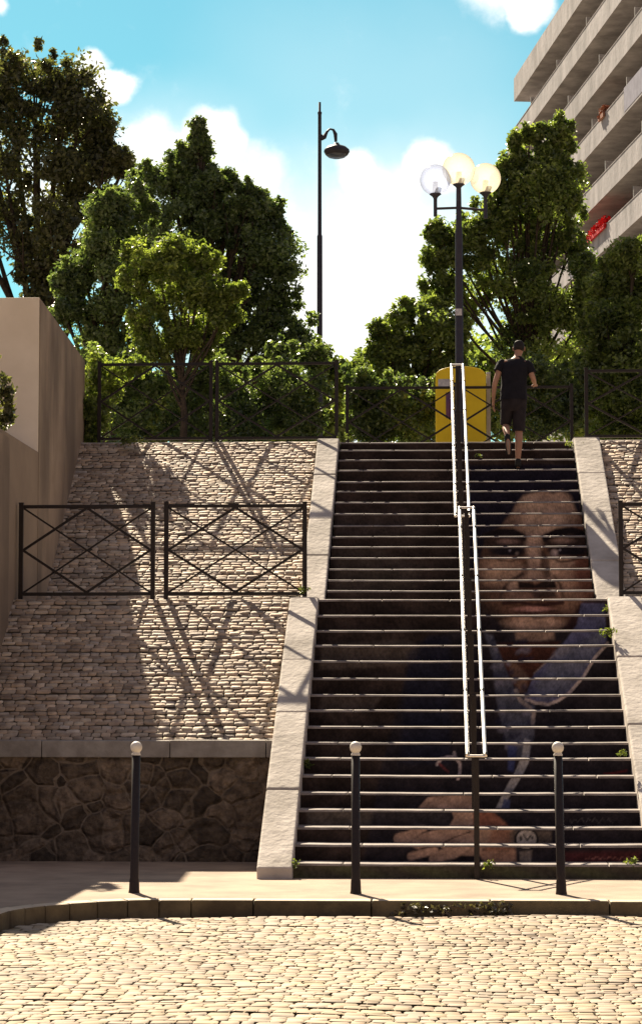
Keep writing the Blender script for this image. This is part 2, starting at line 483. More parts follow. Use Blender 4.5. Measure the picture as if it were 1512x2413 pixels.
def offset_line(line, d):
    r = []
    for i, p in enumerate(line):
        a = Vector(line[max(i - 1, 0)]); b = Vector(line[min(i + 1, len(line) - 1)])
        t = (b - a).normalized(); nn = Vector((t.y, -t.x))      # right of travel = towards the pavement
        r.append((p[0] + nn.x * d, p[1] + nn.y * d))
    return r


back = offset_line(kerb_line, .17)
k = MB()
for i in range(len(kerb_line) - 1):
    c = .94 + .12 * random.random()
    a, b = kerb_line[i], kerb_line[i + 1]; d, e = back[i], back[i + 1]
    f = .003 / max(.1, (Vector(a) - Vector(b)).length) if i < 10 or i > 19 else 0.004
    A = Vector(a).lerp(Vector(b), f); B = Vector(b).lerp(Vector(a), f); Dd = Vector(d).lerp(Vector(e), f); Ee = Vector(e).lerp(Vector(d), f)
    h = random.uniform(-.004, .004)
    vs = [(A.x, A.y, RD - .05), (B.x, B.y, RD - .05), (Ee.x, Ee.y, RD - .05), (Dd.x, Dd.y, RD - .05),
          (A.x, A.y, h), (B.x, B.y, h), (Ee.x, Ee.y, h), (Dd.x, Dd.y, h)]
    k.add(vs, [(3, 2, 1, 0), (4, 5, 6, 7), (1, 0, 4, 5)[::-1], (2, 1, 5, 6)[::-1], (3, 2, 6, 7)[::-1], (0, 3, 7, 4)[::-1]], c=c)
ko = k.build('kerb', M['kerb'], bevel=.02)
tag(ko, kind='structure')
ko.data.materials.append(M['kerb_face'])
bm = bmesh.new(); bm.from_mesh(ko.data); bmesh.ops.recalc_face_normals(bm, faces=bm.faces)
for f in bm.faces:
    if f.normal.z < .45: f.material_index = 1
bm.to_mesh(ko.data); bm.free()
# pavement sheet
pv = [(x, y, -.006) for x, y in back] + [(-14, 2, -.006), (-14, 23.8, -.006), (9, 23.8, -.006)]
me = bpy.data.meshes.new('pavement'); me.from_pydata(pv, [], [tuple(range(len(pv)))])
bm = bmesh.new(); bm.from_mesh(me); bmesh.ops.triangulate(bm, faces=bm.faces); bmesh.ops.recalc_face_normals(bm, faces=bm.faces)
if bm.faces[0].normal.z < 0: bmesh.ops.reverse_faces(bm, faces=bm.faces)
bm.to_mesh(me); bm.free()
me.materials.append(M['pave']); po = link(bpy.data.objects.new('pavement', me)); tag(po, kind='structure')


def setts(centres, half, drop, P, U, V, Nn, gaps, tilt=.03, hvar=.006, cb=(.75, 1.2), tones=None, crown=.010, dropv=None, tv=None, wear=.14):
    """pillow-topped paving stones: local frame origin P, axes U, V, normal Nn"""
    n = len(centres); dropv = drop if dropv is None else dropv; tv = tilt if tv is None else tv
    g = np.array([-1, -.78, .78, 1.0])
    gu, gv = np.meshgrid(g, g); gu = gu.ravel(); gv = gv.ravel()
    eu = abs(gu) > .9; ev = abs(gv) > .9
    cr = 1 - wear * (eu & ev)          # worn corners
    cu = centres[:, 0:1] + gu[None] * cr[None] * half[:, 0:1] + rng.normal(0, .003, (n, 16))
    cv = centres[:, 1:2] + gv[None] * cr[None] * half[:, 1:2] + rng.normal(0, .002, (n, 16))
    ta = rng.normal(0, tilt, (n, 1)); tb = rng.normal(0, tv, (n, 1))
    hh = rng.normal(0, hvar, (n, 1)) + ta * gu[None] * half[:, 0:1] + tb * gv[None] * half[:, 1:2] + rng.normal(0, crown * .3, (n, 16))
    hh = np.where((eu | ev)[None], hh - np.where(eu, drop, dropv)[None], hh + crown)
    P = np.array(P); U = np.array(U); V = np.array(V); Nn = np.array(Nn)
    v = P + cu[..., None] * U + cv[..., None] * V + hh[..., None] * Nn
    q = np.array([[j * 4 + i, j * 4 + i + 1, (j + 1) * 4 + i + 1, (j + 1) * 4 + i] for j in range(3) for i in range(3)])
    f = (np.arange(n)[:, None, None] * 16 + q[None]).reshape(-1, 4)
    base = rng.uniform(cb[0], cb[1], (n, 1))
    tn = np.array(tones if tones is not None else [[1, 1, 1]])
    c = np.repeat(base * tn[rng.integers(0, len(tn), n)], 16, axis=0)
    return v.reshape(-1, 3), f, c


def rows(u0, u1, v0, v1, du, dv, keep=None, wav=.012, gap=.012, gv=None):
    C = []; Hh = []
    v = v0; r = 0
    while v < v1 - dv * .4:
        hv = dv * random.uniform(.88, 1.12)
        if v + hv > v1: hv = v1 - v
        u = u0 - (random.random() * du)
        ph = random.random() * 6
        while u < u1:
            w = du * random.uniform(.72, 1.35)
            a, b = max(u, u0), min(u + w, u1)
            if b - a > .03:
                cu = (a + b) / 2; cv = v + hv / 2 + wav * math.sin(cu * 1.3 + ph)
                if keep is None or keep(cu, cv): C.append((cu, cv)); Hh.append(((b - a) / 2 - gap / 2, hv / 2 - (gap if gv is None else gv) / 2))
            u += w
        v += hv; r += 1
    return np.array(C), np.array(Hh)


# cobbled street
def inroad(u, v):
    if v > KY - .08: return False
    if u < KXC - KR + .08: return False
    if u < KXC and v > KY - KR:
        return (u - KXC) ** 2 + (v - (KY - KR)) ** 2 < (KR - .08) ** 2
    return True


C_, H_ = rows(-3.3, 8.0, 6.5, KY, .110, .118, inroad, .02, .006, .0008)
tw = [[1, 1, 1], [1.04, .97, .88], [.96, .96, .98], [1.0, .99, .84], [.9, .86, .8]]
v_, f_, c_ = setts(C_, H_, .004, (0, 0, RD), (1, 0, 0), (0, 1, 0), (0, 0, 1), 0, .014, .0012, (.80, 1.14), tw, .0004, .0008, .018, .30)
# slow unevenness of the old paving
v_[:, 2] += .010 * np.sin(v_[:, 0] * 1.1 + v_[:, 1] * .7) + .007 * np.sin(v_[:, 0] * 2.9 - v_[:, 1] * 2.1 + 1)
ro = arr_mesh('road', v_, f_, M['cobble'], cols=c_); tag(ro, kind='structure')
nx, ny = 90, 100
gx, gy = np.meshgrid(np.linspace(-3.45, 8.2, nx), np.linspace(6.3, KY + .1, ny))
gz = RD - .014 + .010 * np.sin(gx * 1.1 + gy * .7) + .007 * np.sin(gx * 2.9 - gy * 2.1 + 1)
gz = gz - .006
vv = np.stack([gx, gy, gz], -1).reshape(-1, 3)
ff = np.array([[j * nx + i, j * nx + i + 1, (j + 1) * nx + i + 1, (j + 1) * nx + i] for j in range(ny - 1) for i in range(nx - 1)])
jo = arr_mesh('road_bed', vv, ff, M['roadjoint']); tag(jo, kind='structure')
g = MB(); g.add([(-60, -200, RD - .045), (60, -200, RD - .045), (60, KY + .05, RD - .045), (-60, KY + .05, RD - .045)], [(0, 1, 2, 3)])
tag(g.build('street', M['roadjoint']), kind='structure')


# ------------------------------------------------------------------ embankments paved with small stones
def embankment(name, x0, x1, ya, za, yb, zb):
    Ls = math.hypot(yb - ya, zb - za); s, c = (zb - za) / Ls, (yb - ya) / Ls
    C, Hf = rows(x0 + .01, x1 - .01, 0.0, Ls, .120, .070, None, .016, .006, .008)
    tones = [[1, .95, .88], [1.05, .93, .82], [.95, .93, .93], [.80, .72, .66], [1.15, 1.08, 1.0], [1.0, .88, .76]]
    v, f, cc = setts(C, Hf, .007, (0, ya, za), (1, 0, 0), (0, c, s), (0, -s, c), 0, .045, .003, (.66, 1.28), tones, .002, .011, .08)
    o = arr_mesh(name, v, f, M['slope'], cols=cc); tag(o, kind='structure')
    b = MB(); b.prism([(ya, za - .02), (ya, -.3), (yb, -.3), (yb, zb - .02)], x0, x1)
    ob = b.build(name + '_bed', M['joint']); tag(ob, kind='structure')
    return o


YW = 23.66
ZW = pt(400, 1745, YW).z
embankment('embankment', WX - .3, SL0, YW + .33, ZW - .01, 26.42, ZM)
embankment('embankment', WX - .3, SL0, 28.62, ZM + .01, 32.85, ZT + .03)
embankment('embankment', SR1, 8.0, YW + .33, ZW - .01, 26.42, ZM)
embankment('embankment', SR1, 8.0, 28.62, ZM + .01, 32.85, ZT + .03)
# ledges between the slopes
g = MB(); g.box(WX - .3, SL0, 26.424, 28.62, -.3, ZM); g.box(SR1, 8, 26.424, 28.62, -.3, ZM)
g.box(WX - .3, SL0, 32.855, 33.12, -.3, ZT + .028, c=1.1); g.box(SR1, 8, 32.855, 33.12, -.3, ZT + .028, c=1.1)
tag(g.build('ledge', M['white_stone'], bevel=.015), kind='structure')


# retaining walls at the foot of the slopes
def retaining(x0, x1, label):
    r = empty('retaining_wall', ((x0 + x1) / 2, YW + .15, 0))
    tag(r, label, 'wall')
    nx, nz = 220, 60
    X, Z = np.meshgrid(np.linspace(x0, x1, nx), np.linspace(-.02, ZW - .17, nz))
    # stones bulge out between the joints
    P = rng.uniform(0, 1, (60, 2)) * [x1 - x0, ZW + .2] + [x0, -.1]
    dd = np.sqrt((X[..., None] - P[:, 0]) ** 2 + ((Z[..., None] - P[:, 1]) * 1.1) ** 2)
    dd.sort(axis=-1); e = np.clip((dd[..., 1] - dd[..., 0]) / .09, 0, 1)
    Yv = YW + .045 - .05 * e ** .5 + rng.normal(0, .003, X.shape)
    v = np.stack([X, Yv, Z], -1).reshape(-1, 3)
    f = np.array([[j * nx + i, j * nx + i + 1, (j + 1) * nx + i + 1, (j + 1) * nx + i] for j in range(nz - 1) for i in range(nx - 1)])
    arr_mesh('rubble_face', v, f, M['rubble'], r, smooth=True)
    b = MB(); b.box(x0, x1, YW + .06, YW + .32, -.1, ZW - .172); b.build('core', M['rubble'], r)
    b = MB(); x = x0
    while x < x1 - .05:
        w = min(random.uniform(.9, 1.5), x1 - x)
        b.box(x + .003, x + w - .003, YW - .05, YW + .325, ZW - .17, ZW + random.uniform(-.003, .003), c=random.uniform(.85, 1.1)); x += w
    b.build('coping', M['coping'], r, bevel=.012)
    settle(r)


retaining(WX - 4, SL0 - .002, 'dark rubble retaining wall with stone coping left of the stairs')
retaining(SR1 + .002, 8.0, 'low rubble retaining wall with coping right of the stairs')


# ------------------------------------------------------------------ the mural's paint, spread over the risers
def mural(px, py):
    """colour of the painted portrait; px, py are positions on the artist's drawing"""
    n = px.shape
    C = np.empty(n + (3,)); C[:] = (.027, .019, .016)
    nzv = np.sin(px * .031 + 2 * np.sin(py * .02)) * np.sin(py * .043 + px * .013)
    C *= (1 + .35 * nzv)[..., None]

    def lay(mask, c, a=1.0):
        m = (np.clip(mask, 0, 1) * a)[..., None]
        C[:] = C * (1 - m) + np.array(c) * m

    def ell(cx, cy, rx, ry, soft=.15, rot=0):
        r = math.radians(rot); dx = px - cx; dy = py - cy
        u = (dx * math.cos(r) + dy * math.sin(r)) / rx; v = (-dx * math.sin(r) + dy * math.cos(r)) / ry
        return (1 - np.sqrt(u * u + v * v)) / soft + .5

    def poly(pts, soft=3):
        inside = np.zeros(n, bool); dist = np.full(n, 1e9)
        for (x0, y0), (x1, y1) in zip(pts, pts[1:] + pts[:1]):
            c = ((y0 > py) != (y1 > py)); xx = (x1 - x0) * (py - y0) / (y1 - y0 + 1e-9) + x0
            inside ^= c & (px < xx)
            t = np.clip(((px - x0) * (x1 - x0) + (py - y0) * (y1 - y0)) / ((x1 - x0) ** 2 + (y1 - y0) ** 2 + 1e-9), 0, 1)
            dist = np.minimum(dist, np.hypot(px - x0 - t * (x1 - x0), py - y0 - t * (y1 - y0)))
        return np.where(inside, dist, -dist) / soft + .5

    def line(pts, w, soft=2):
        dist = np.full(n, 1e9)
        for (x0, y0), (x1, y1) in zip(pts, pts[1:]):
            t = np.clip(((px - x0) * (x1 - x0) + (py - y0) * (y1 - y0)) / ((x1 - x0) ** 2 + (y1 - y0) ** 2 + 1e-9), 0, 1)
            dist = np.minimum(dist, np.hypot(px - x0 - t * (x1 - x0), py - y0 - t * (y1 - y0)))
        return (w / 2 - dist) / soft + .5

    A = lambda x, y: (1074.6 + x * .2618, 1112.3 + y * .2618)
    B = lambda x, y: (1074.6 + x * .2618, 1470.5 + y * .2618)
    D = lambda x, y: (886 + x * .3242, 1753.2 + y * .3242)
    R = .2618
    S = .3242
    ea = lambda x, y, rx, ry, soft=.5, rot=0: ell(*A(x, y), rx * R, ry * R, soft, rot)
    pa = lambda P, s=3: poly([A(*q) for q in P], s)
    pb = lambda P, s=3: poly([B(*q) for q in P], s)
    pd = lambda P, s=3: poly([D(*q) for q in P], s)
    # patches of bare stone and brown ground on the left
    lay(pd([(-500, 470), (530, 480), (530, 590), (-500, 600)], 8), (.075, .062, .052), .8)
    lay(poly([(760, 1520), (960, 1508), (1010, 1545), (960, 1570), (750, 1580)], 9), (.070, .055, .045), .7)
    lay(poly([(760, 1640), (900, 1640), (880, 1672), (750, 1676)], 9), (.062, .048, .040), .7)
    lay(poly([(790, 1210), (1000, 1200), (990, 1260), (790, 1262)], 12), (.045, .034, .030), .7)
    lay(poly([(790, 1300), (860, 1290), (1000, 1330), (980, 1390), (790, 1400)], 16), (.050, .040, .033), .6)
    # jacket
    lay(poly([(960, 1580), (1010, 1500), (1120, 1480), (1500, 1500), (1530, 2060), (850, 2060), (900, 1800)], 10), (.016, .014, .018), .75)
    lay(poly([(960, 1540), (1010, 1500), (1060, 1500), (1060, 1800), (940, 1800)], 14), (.012, .013, .024), .6)
    # hair and head
    lay(ea(690, 350, 560, 400, .2), (.012, .010, .016))
    lay(ea(740, 800, 560, 620, .16), (.085, .045, .030))
    lay(pa([(200, 420), (470, 380), (440, 1200), (330, 1330), (170, 1100)], 14), (.060, .036, .026), .6)
    # forehead
    lay(ea(760, 370, 290, 210, .7), (.29, .20, .145), .95)
    lay(ea(500, 430, 120, 160, .9), (.10, .062, .045), .7)
    lay(ea(900, 260, 170, 110, .8), (.25, .165, .12), .6)
    lay(pa([(130, -60), (1110, -60), (1125, 420), (1075, 330), (1040, 220), (960, 165), (880, 200), (790, 168), (690, 195), (610, 215), (545, 290), (500, 380), (440, 440), (400, 500), (300, 560), (240, 700), (180, 900), (100, 900)], 8), (.013, .011, .017))
    # cheeks
    lay(ea(400, 900, 170, 130, .8), (.27, .175, .12), .9)
    lay(ea(560, 940, 80, 90, .9), (.24, .155, .11), .8)
    lay(ea(930, 900, 130, 170, .7), (.31, .205, .145), .9)
    lay(ea(1020, 960, 140, 130, .9), (.19, .105, .07), .5)
    lay(ea(1150, 850, 90, 330, .7), (.085, .036, .025), .8)
    lay(ea(1000, 1120, 120, 130, .8), (.19, .115, .08), .6)
    # brow ridge, eye sockets
    lay(pa([(260, 560), (420, 545), (610, 570), (650, 640), (600, 760), (330, 760), (250, 660)], 7), (.032, .020, .017), .9)
    lay(pa([(780, 590), (870, 550), (1040, 535), (1180, 560), (1190, 760), (850, 760), (800, 660)], 7), (.030, .019, .016), .9)
    lay(ell(*A(700, 640), 70 * R, 190 * R, .8), (.24, .165, .12), .9)
    lay(line([A(260, 580), A(380, 545), A(520, 545), A(620, 600)], 15, 5), (.014, .010, .010))
    lay(line([A(800, 600), A(900, 550), A(1040, 530), A(1180, 570)], 16, 5), (.013, .009, .010))
    lay(ea(470, 632, 85, 22, .9), (.17, .11, .09), .8)
    lay(ea(960, 625, 95, 25, .9), (.18, .115, .09), .8)
    lay(ea(470, 715, 150, 42, .45), (.012, .009, .011))
    lay(ea(1020, 712, 165, 46, .45), (.012, .009, .011))
    lay(ea(550, 738, 18, 16, .8), (.16, .12, .10), .8)
    lay(ea(885, 735, 34, 30, .8), (.24, .18, .16), .95)
    lay(ea(485, 712, 12, 9, .9), (.17, .15, .17)); lay(ea(935, 708, 11, 9, .9), (.2, .17, .18))
    lay(line([A(300, 745), A(400, 800), A(500, 810), A(590, 780)], 4, 4), (.045, .028, .022), .9)
    lay(line([A(850, 775), A(940, 815), A(1040, 805), A(1120, 770)], 5, 4), (.035, .022, .018), .9)
    lay(line([A(880, 800), A(960, 845), A(1060, 830)], 4, 5), (.23, .155, .115), .6)
    # nose
    lay(pa([(640, 560), (770, 560), (760, 880), (790, 960), (710, 1000), (630, 960), (650, 860)], 10), (.255, .17, .125), .85)
    lay(pa([(760, 680), (830, 800), (860, 960), (800, 960), (765, 860)], 8), (.055, .033, .026), .8)
    lay(pa([(640, 800), (600, 880), (540, 960), (600, 970), (650, 900)], 8), (.09, .055, .04), .7)
    lay(pa([(550, 985), (650, 1000), (710, 1025), (800, 985), (890, 985), (900, 1050), (800, 1052), (560, 1050)], 5), (.020, .012, .010))
    lay(line([A(600, 920), A(520, 970), A(440, 1040), A(400, 1130)], 8, 6), (.035, .022, .018), .9)
    lay(line([A(880, 940), A(935, 1020), A(960, 1130)], 7, 6), (.05, .03, .022), .85)
    lay(ea(510, 1040, 45, 60, .8), (.25, .17, .125), .7)
    # upper lip, mouth, chin
    lay(pa([(660, 1085), (890, 1085), (900, 1130), (700, 1135)], 6), (.035, .022, .018), .9)
    lay(ea(560, 1130, 120, 45, .8), (.16, .10, .075), .7)
    lay(line([A(430, 1185), A(560, 1170), A(700, 1205), A(830, 1195), A(950, 1180)], 10, 4), (.030, .014, .012))
    lay(ea(690, 1240, 170, 24, .7), (.29, .15, .12), .95)
    lay(line([A(560, 1262), A(700, 1275), A(880, 1255)], 4, 4), (.05, .026, .02), .8)
    lay(ea(700, 1365, 250, 60, .7), (.28, .185, .135), .9)
    lay(ea(740, 1308, 80, 20, .8), (.05, .032, .026), .8)
    lay(pa([(190, 1290), (330, 1300), (430, 1430), (520, 1560), (180, 1560)], 8), (.016, .012, .014), .9)
    lay(pa([(1040, 1300), (1150, 1150), (1330, 1160), (1330, 1290), (1120, 1300), (1050, 1420), (960, 1420)], 8), (.028, .014, .014), .95)
    # neck
    lay(pb([(520, 40), (870, 40), (880, 150), (700, 160), (540, 150)], 8), (.17, .115, .085), .9)
    lay(pb([(350, 180), (930, 160), (880, 270), (720, 430), (640, 560), (600, 620), (520, 560), (430, 400)], 7), (.050, .021, .015))
    lay(pb([(470, 330), (540, 350), (640, 470), (620, 620), (560, 620), (480, 450)], 7), (.10, .062, .045), .8)
    # blue collar
    lay(pb([(1120, -180), (1330, -180), (1345, 175), (1230, 300), (1130, 470), (1000, 640), (800, 735), (620, 690), (640, 600), (700, 445), (880, 270), (980, 150), (1080, 10)], 5), (.066, .064, .105))
    lay(pb([(1120, 170), (1330, 60), (1230, 290), (1000, 610), (760, 690), (700, 560), (880, 300)], 16), (.088, .088, .108), .8)
    lay(ell(*B(950, 250), 90 * R, 40 * R, .9, -30), (.13, .12, .13), .7)
    lay(line([B(1352, 180), B(1235, 310), B(1140, 470), B(1010, 620), B(910, 690), B(820, 725), B(700, 710), B(620, 680)], 7, 2.5), (.28, .225, .20), .95)
    lay(line([B(690, 450), B(780, 370), B(880, 280)], 3, 3), (.18, .14, .12), .8)
    # shirt front
    lay(pb([(250, 80), (330, 110), (450, 420), (540, 640), (700, 740), (700, 880), (690, 1010), (640, 1200), (470, 1200), (400, 900), (350, 650), (320, 300)], 6), (.060, .059, .074), .95)
    for i in range(40):
        x = 330 + (i * 137) % 330; y = 150 + (i * 211) % 980
        lay(ell(*B(x, y), (18 + i % 5 * 6) * R, (14 + i % 4 * 7) * R, .9, i * 37), ((.11, .10, .125) if i % 2 else (.022, .02, .035)), .6 if x > 330 + (y - 500) * .1 else 0)
    lay(line([B(530, 600), B(570, 690), B(650, 750), B(690, 800), B(680, 890)], 9, 3), (.20, .16, .14), .8)
    # the pale edge of the open jacket
    lay(pd([(1070, -40), (1115, -30), (1100, 130), (1050, 230), (975, 350), (915, 460), (860, 460), (940, 300), (1000, 200), (1050, 80)], 3), (.21, .195, .19), .9)
    lay(pd([(950, 0), (1020, 20), (990, 200), (950, 190)], 5), (.035, .04, .09), .9)
    lay(pd([(920, 390), (965, 400), (960, 460), (900, 460)], 4), (.045, .05, .09), .9)
    # looped strap
    lay(line([D(440, 145), D(470, 105), D(520, 92), D(575, 95), D(605, 140), D(605, 200), D(590, 250)], 7, 2), (.26, .21, .20), .95)
    lay(line([D(455, 140), D(520, 200)], 5, 3), (.10, .03, .03), .9)
    lay(ell(*D(565, 68), 14 * S, 18 * S, .5), (.24, .20, .19), .8)
    # hand
    sk = (.22, .145, .108)
    lay(pd([(300, 460), (370, 385), (460, 372), (560, 362), (700, 370), (700, 465), (520, 470)], 4), sk)
    lay(pd([(540, 470), (700, 462), (700, 590), (520, 596), (560, 530)], 4), (.23, .15, .11))
    lay(pd([(700, 465), (820, 472), (930, 560), (960, 600), (700, 600)], 5), (.17, .075, .048))
    lay(pd([(640, 600), (980, 600), (990, 740), (640, 750)], 6), (.23, .15, .105))
    lay(pd([(840, 600), (985, 600), (990, 880), (860, 870), (780, 760)], 12), (.17, .085, .055), .8)
    for P, w in (([(165, 680), (230, 665), (330, 625)], 26), ([(300, 705), (420, 665), (640, 615)], 30), ([(500, 720), (600, 690), (700, 650)], 24),
                 ([(420, 825), (480, 795), (620, 770), (720, 755)], 26), ([(250, 805), (330, 785), (420, 765)], 18)):
        lay(line([D(*q) for q in P], w, 4), sk)
    lay(line([D(470, 715), D(560, 670), D(680, 628)], 3, 3), (.05, .03, .025), .9)
    lay(line([D(330, 640), D(400, 612)], 4, 3), (.03, .02, .018), .8)
    lay(pd([(520, 860), (600, 800), (700, 800), (760, 850), (740, 880), (520, 880)], 5), (.014, .010, .012))
    lay(pd([(720, 770), (1000, 750), (1010, 870), (800, 870)], 6), (.20, .12, .085), .9)
    # watch
    lay(pd([(960, 620), (1260, 620), (1260, 735), (960, 735)], 6), (.09, .07, .055), .7)
    lay(ell(*D(1080, 680), 86 * S, 78 * S, .08), (.015, .013, .013))
    lay(ell(*D(1080, 680), 72 * S, 65 * S, .1), (.22, .19, .165))
    lay(line([D(1060, 650), D(1085, 690), D(1110, 655)], 4, 2), (.04, .035, .03), .9)
    lay(ell(*D(1040, 675), 12 * S, 18 * S, .4), (.04, .035, .03), .9); lay(ell(*D(1120, 672), 9 * S, 10 * S, .4), (.04, .035, .03), .9)
    lay(pd([(1030, 770), (1120, 760), (1110, 870), (1030, 870)], 5), (.14, .115, .10), .8)
    # signature-like red flourish at the foot of the mural and a stroke above it
    lay(pd([(1350, 770), (1900, 760), (1900, 865), (1350, 870)], 12), (.055, .016, .016), .8)
    xs = np.linspace(1500, 1880, 26)
    lay(line([D(x, 815 + 9 * math.sin(i * 2.1) + 5 * math.sin(i * .9)) for i, x in enumerate(xs)], 2.5, 2), (.17, .075, .06), .8)
    xs = np.linspace(1390, 1700, 22)
    lay(line([D(x, 545 + 16 * math.sin(i * 1.9) + 6 * math.sin(i)) for i, x in enumerate(xs)], 1.5, 2), (.09, .08, .075), .7)
    lay(line([D(1640, 215), D(1720, 205), D(1800, 190)], 4, 4), (.14, .02, .02), .7)
    # chipped, dirty paint
    ch = np.sin(px * 1.7 + py * .9) * np.sin(px * .63 - py * 1.1) * np.sin(px * .21 + py * .37)
    C *= (1 + .22 * ch + .12 * np.sin(px * .09 + 3 * np.sin(py * .05)))[..., None]
    return np.clip(C ** 1.13 * 2.1, .003, .6)


m = bpy.data.materials.new('mural_paint'); m.use_nodes = True
b_ = m.node_tree.nodes['Principled BSDF']; b_.inputs['Roughness'].default_value = .9; b_.inputs['Specular IOR Level'].default_value = .1
a_ = m.node_tree.nodes.new('ShaderNodeAttribute'); a_.attribute_name = 'Col'
n_ = m.node_tree.nodes.new('ShaderNodeTexNoise'); n_.inputs['Scale'].default_value = 26; n_.inputs['Detail'].default_value = 6
t_ = m.node_tree.nodes.new('ShaderNodeTexCoord'); m.node_tree.links.new(t_.outputs['Object'], n_.inputs['Vector'])
r_ = m.node_tree.nodes.new('ShaderNodeMapRange'); r_.inputs['From Min'].default_value = .3; r_.inputs['From Max'].default_value = .7
r_.inputs['To Min'].default_value = .7; r_.inputs['To Max'].default_value = 1.3
m.node_tree.links.new(n_.outputs['Fac'], r_.inputs['Value'])
x_ = m.node_tree.nodes.new('ShaderNodeVectorMath'); x_.operation = 'SCALE'
m.node_tree.links.new(a_.outputs['Color'], x_.inputs[0]); m.node_tree.links.new(r_.outputs[0], x_.inputs['Scale'])
m.node_tree.links.new(x_.outputs[0], b_.inputs['Base Color'])
p_ = m.node_tree.nodes.new('ShaderNodeBump'); p_.inputs['Strength'].default_value = .3; p_.inputs['Distance'].default_value = .01
m.node_tree.links.new(n_.outputs['Fac'], p_.inputs['Height']); m.node_tree.links.new(p_.outputs[0], b_.inputs['Normal'])
M['mural'] = m

# ------------------------------------------------------------------ staircase
st = empty('staircase', ((XL + XR) / 2, Ys[0], 0))
tag(st, 'long two-flight outdoor stone staircase with a man\'s portrait painted on its risers', 'stairs')
NX = 330
for i in range(32):
    z0 = (0 if i == 0 else (Zs[i - 1] + (.04 if i == 17 else 0))) - .02
    z1 = Zs[i]; y0 = Ys[i]
    y1 = (Ys[i + 1] if i < 31 and i != 16 else (28.5 if i == 16 else 33.14)) + .03
    rise = .04 if i == 16 else 0
    # worn stone: treads dip a little and its front edge is rounded by feet
    jn = [XL + (XR - XL) * (k_ + random.uniform(.25, .75)) / 3 for k_ in range(3)]
    xs = np.sort(np.concatenate([np.linspace(XL, XR, 61)] + [[j - .0055, j - .005, j + .005, j + .0055] for j in jn])); nxs = len(xs)
    gap = np.zeros(nxs)
    for j in jn: gap[np.abs(xs - j) < .0052] = 1
    prof = [(0.0, -.028), (.003, -.012), (.009, -.006), (.022, -.002), (.05, 0), (y1 - y0, rise)]
    jit = .0015 * np.sin(xs * 3.1 + i) + .0006 * np.sin(xs * 17 + 2 * i)
    vs = []
    for a, (dy, dz) in enumerate(prof):
        dd = np.where(a < 4, jit, jit * .6) - .006 * np.sin((xs - XL) / (XR - XL) * math.pi) * (a > 1) - gap * (.035 if 0 < a < 5 else 0)
        vs.append(np.stack([xs, np.full(nxs, y0 + dy) - (jit if a < 3 else 0) + gap * (.012 if a < 3 else 0), z1 + dz + dd], -1))
    vs = np.concatenate(vs)
    fs = np.array([[a * nxs + k_, a * nxs + k_ + 1, (a + 1) * nxs + k_ + 1, (a + 1) * nxs + k_] for a in range(len(prof) - 1) for k_ in range(nxs - 1)])
    so_ = arr_mesh('step', vs, fs, M['tread'], st)
    nr = 11
    X, V = np.meshgrid(np.linspace(XL, XR, NX), np.linspace(0, 1, nr))
    jx = np.interp(X[0], xs, jit)
    Z = z0 + (z1 - .028 + jx[None] - z0) * V
    Yv = np.full(X.shape, y0 + .004) - jx[None] * V
    PX = XV + X * F / y0; PY = YH - (Z - EYE) * F / y0
    rv = np.stack([X, Yv, Z], -1).reshape(-1, 3)
    rf = np.array([[a * NX + k_, a * NX + k_ + 1, (a + 1) * NX + k_ + 1, (a + 1) * NX + k_] for a in range(nr - 1) for k_ in range(NX - 1)])
    if i == 0:
        cc = np.zeros(X.shape + (3,)); cc[:] = (.075, .068, .042); cc += (np.sin(X * 9 + V * 3)[..., None] * [.01, .014, .002])
    else: cc = mural(PX, PY)
    arr_mesh('painted_riser' if i else 'mossy_riser', rv, rf, M['mural'], so_, cols=cc.reshape(-1, 3))
b = MB(); b.box(XL, XR, Ys[0] + .03, 33.1, -.25, .05)
b.build('core', M['joint'], st)


def stringer(x0, x1, ya, za, yb, zb, flat=0, foot=False):
    """sloping stone edge, laid in long blocks"""
    b = MB(); n = max(2, round(math.hypot(yb - ya, zb - za) / 1.4)); s = (zb - za) / (yb - ya)
    ks = [0] + [(k + random.uniform(-.12, .12)) / n for k in range(1, n)] + [1]
    for a, e in zip(ks, ks[1:]):
        u0 = ya + (yb - ya) * a + .006; u1 = ya + (yb - ya) * e - .006
        z0, z1 = za + s * (u0 - ya), za + s * (u1 - ya); h = random.uniform(-.006, .006)
        b.prism([(u0, -.25), (u1, -.25), (u1, z1 + h), (u0, z0 + h)], x0, x1, c=random.uniform(.88, 1.1))
    if flat: b.prism([(yb + .004, -.25), (yb + flat, -.25), (yb + flat, zb), (yb + .004, zb)], x0, x1, c=.95)
    o = b.build('stringer', M['white_stone'], st, bevel=.022, seg=3)
    return o


s_lo = (Zs[16] - Zs[0]) / (Ys[16] - Ys[0]); s_up = (Zs[31] - Zs[17]) / (Ys[31] - Ys[17])
for x0, x1 in ((SL0, SL1), (SR0, SR1)):
    stringer(x0, x1, 21.40, Zs[0] + .05 - .15 * s_lo, 26.30, ZM + .02, flat=1.95)
    stringer(x0 + (.0 if x0 < 0 else .02), x1 - (.02 if x0 < 0 else 0), 28.26, ZM + .03, 32.66, ZT + .05, flat=.46)
settle(st)

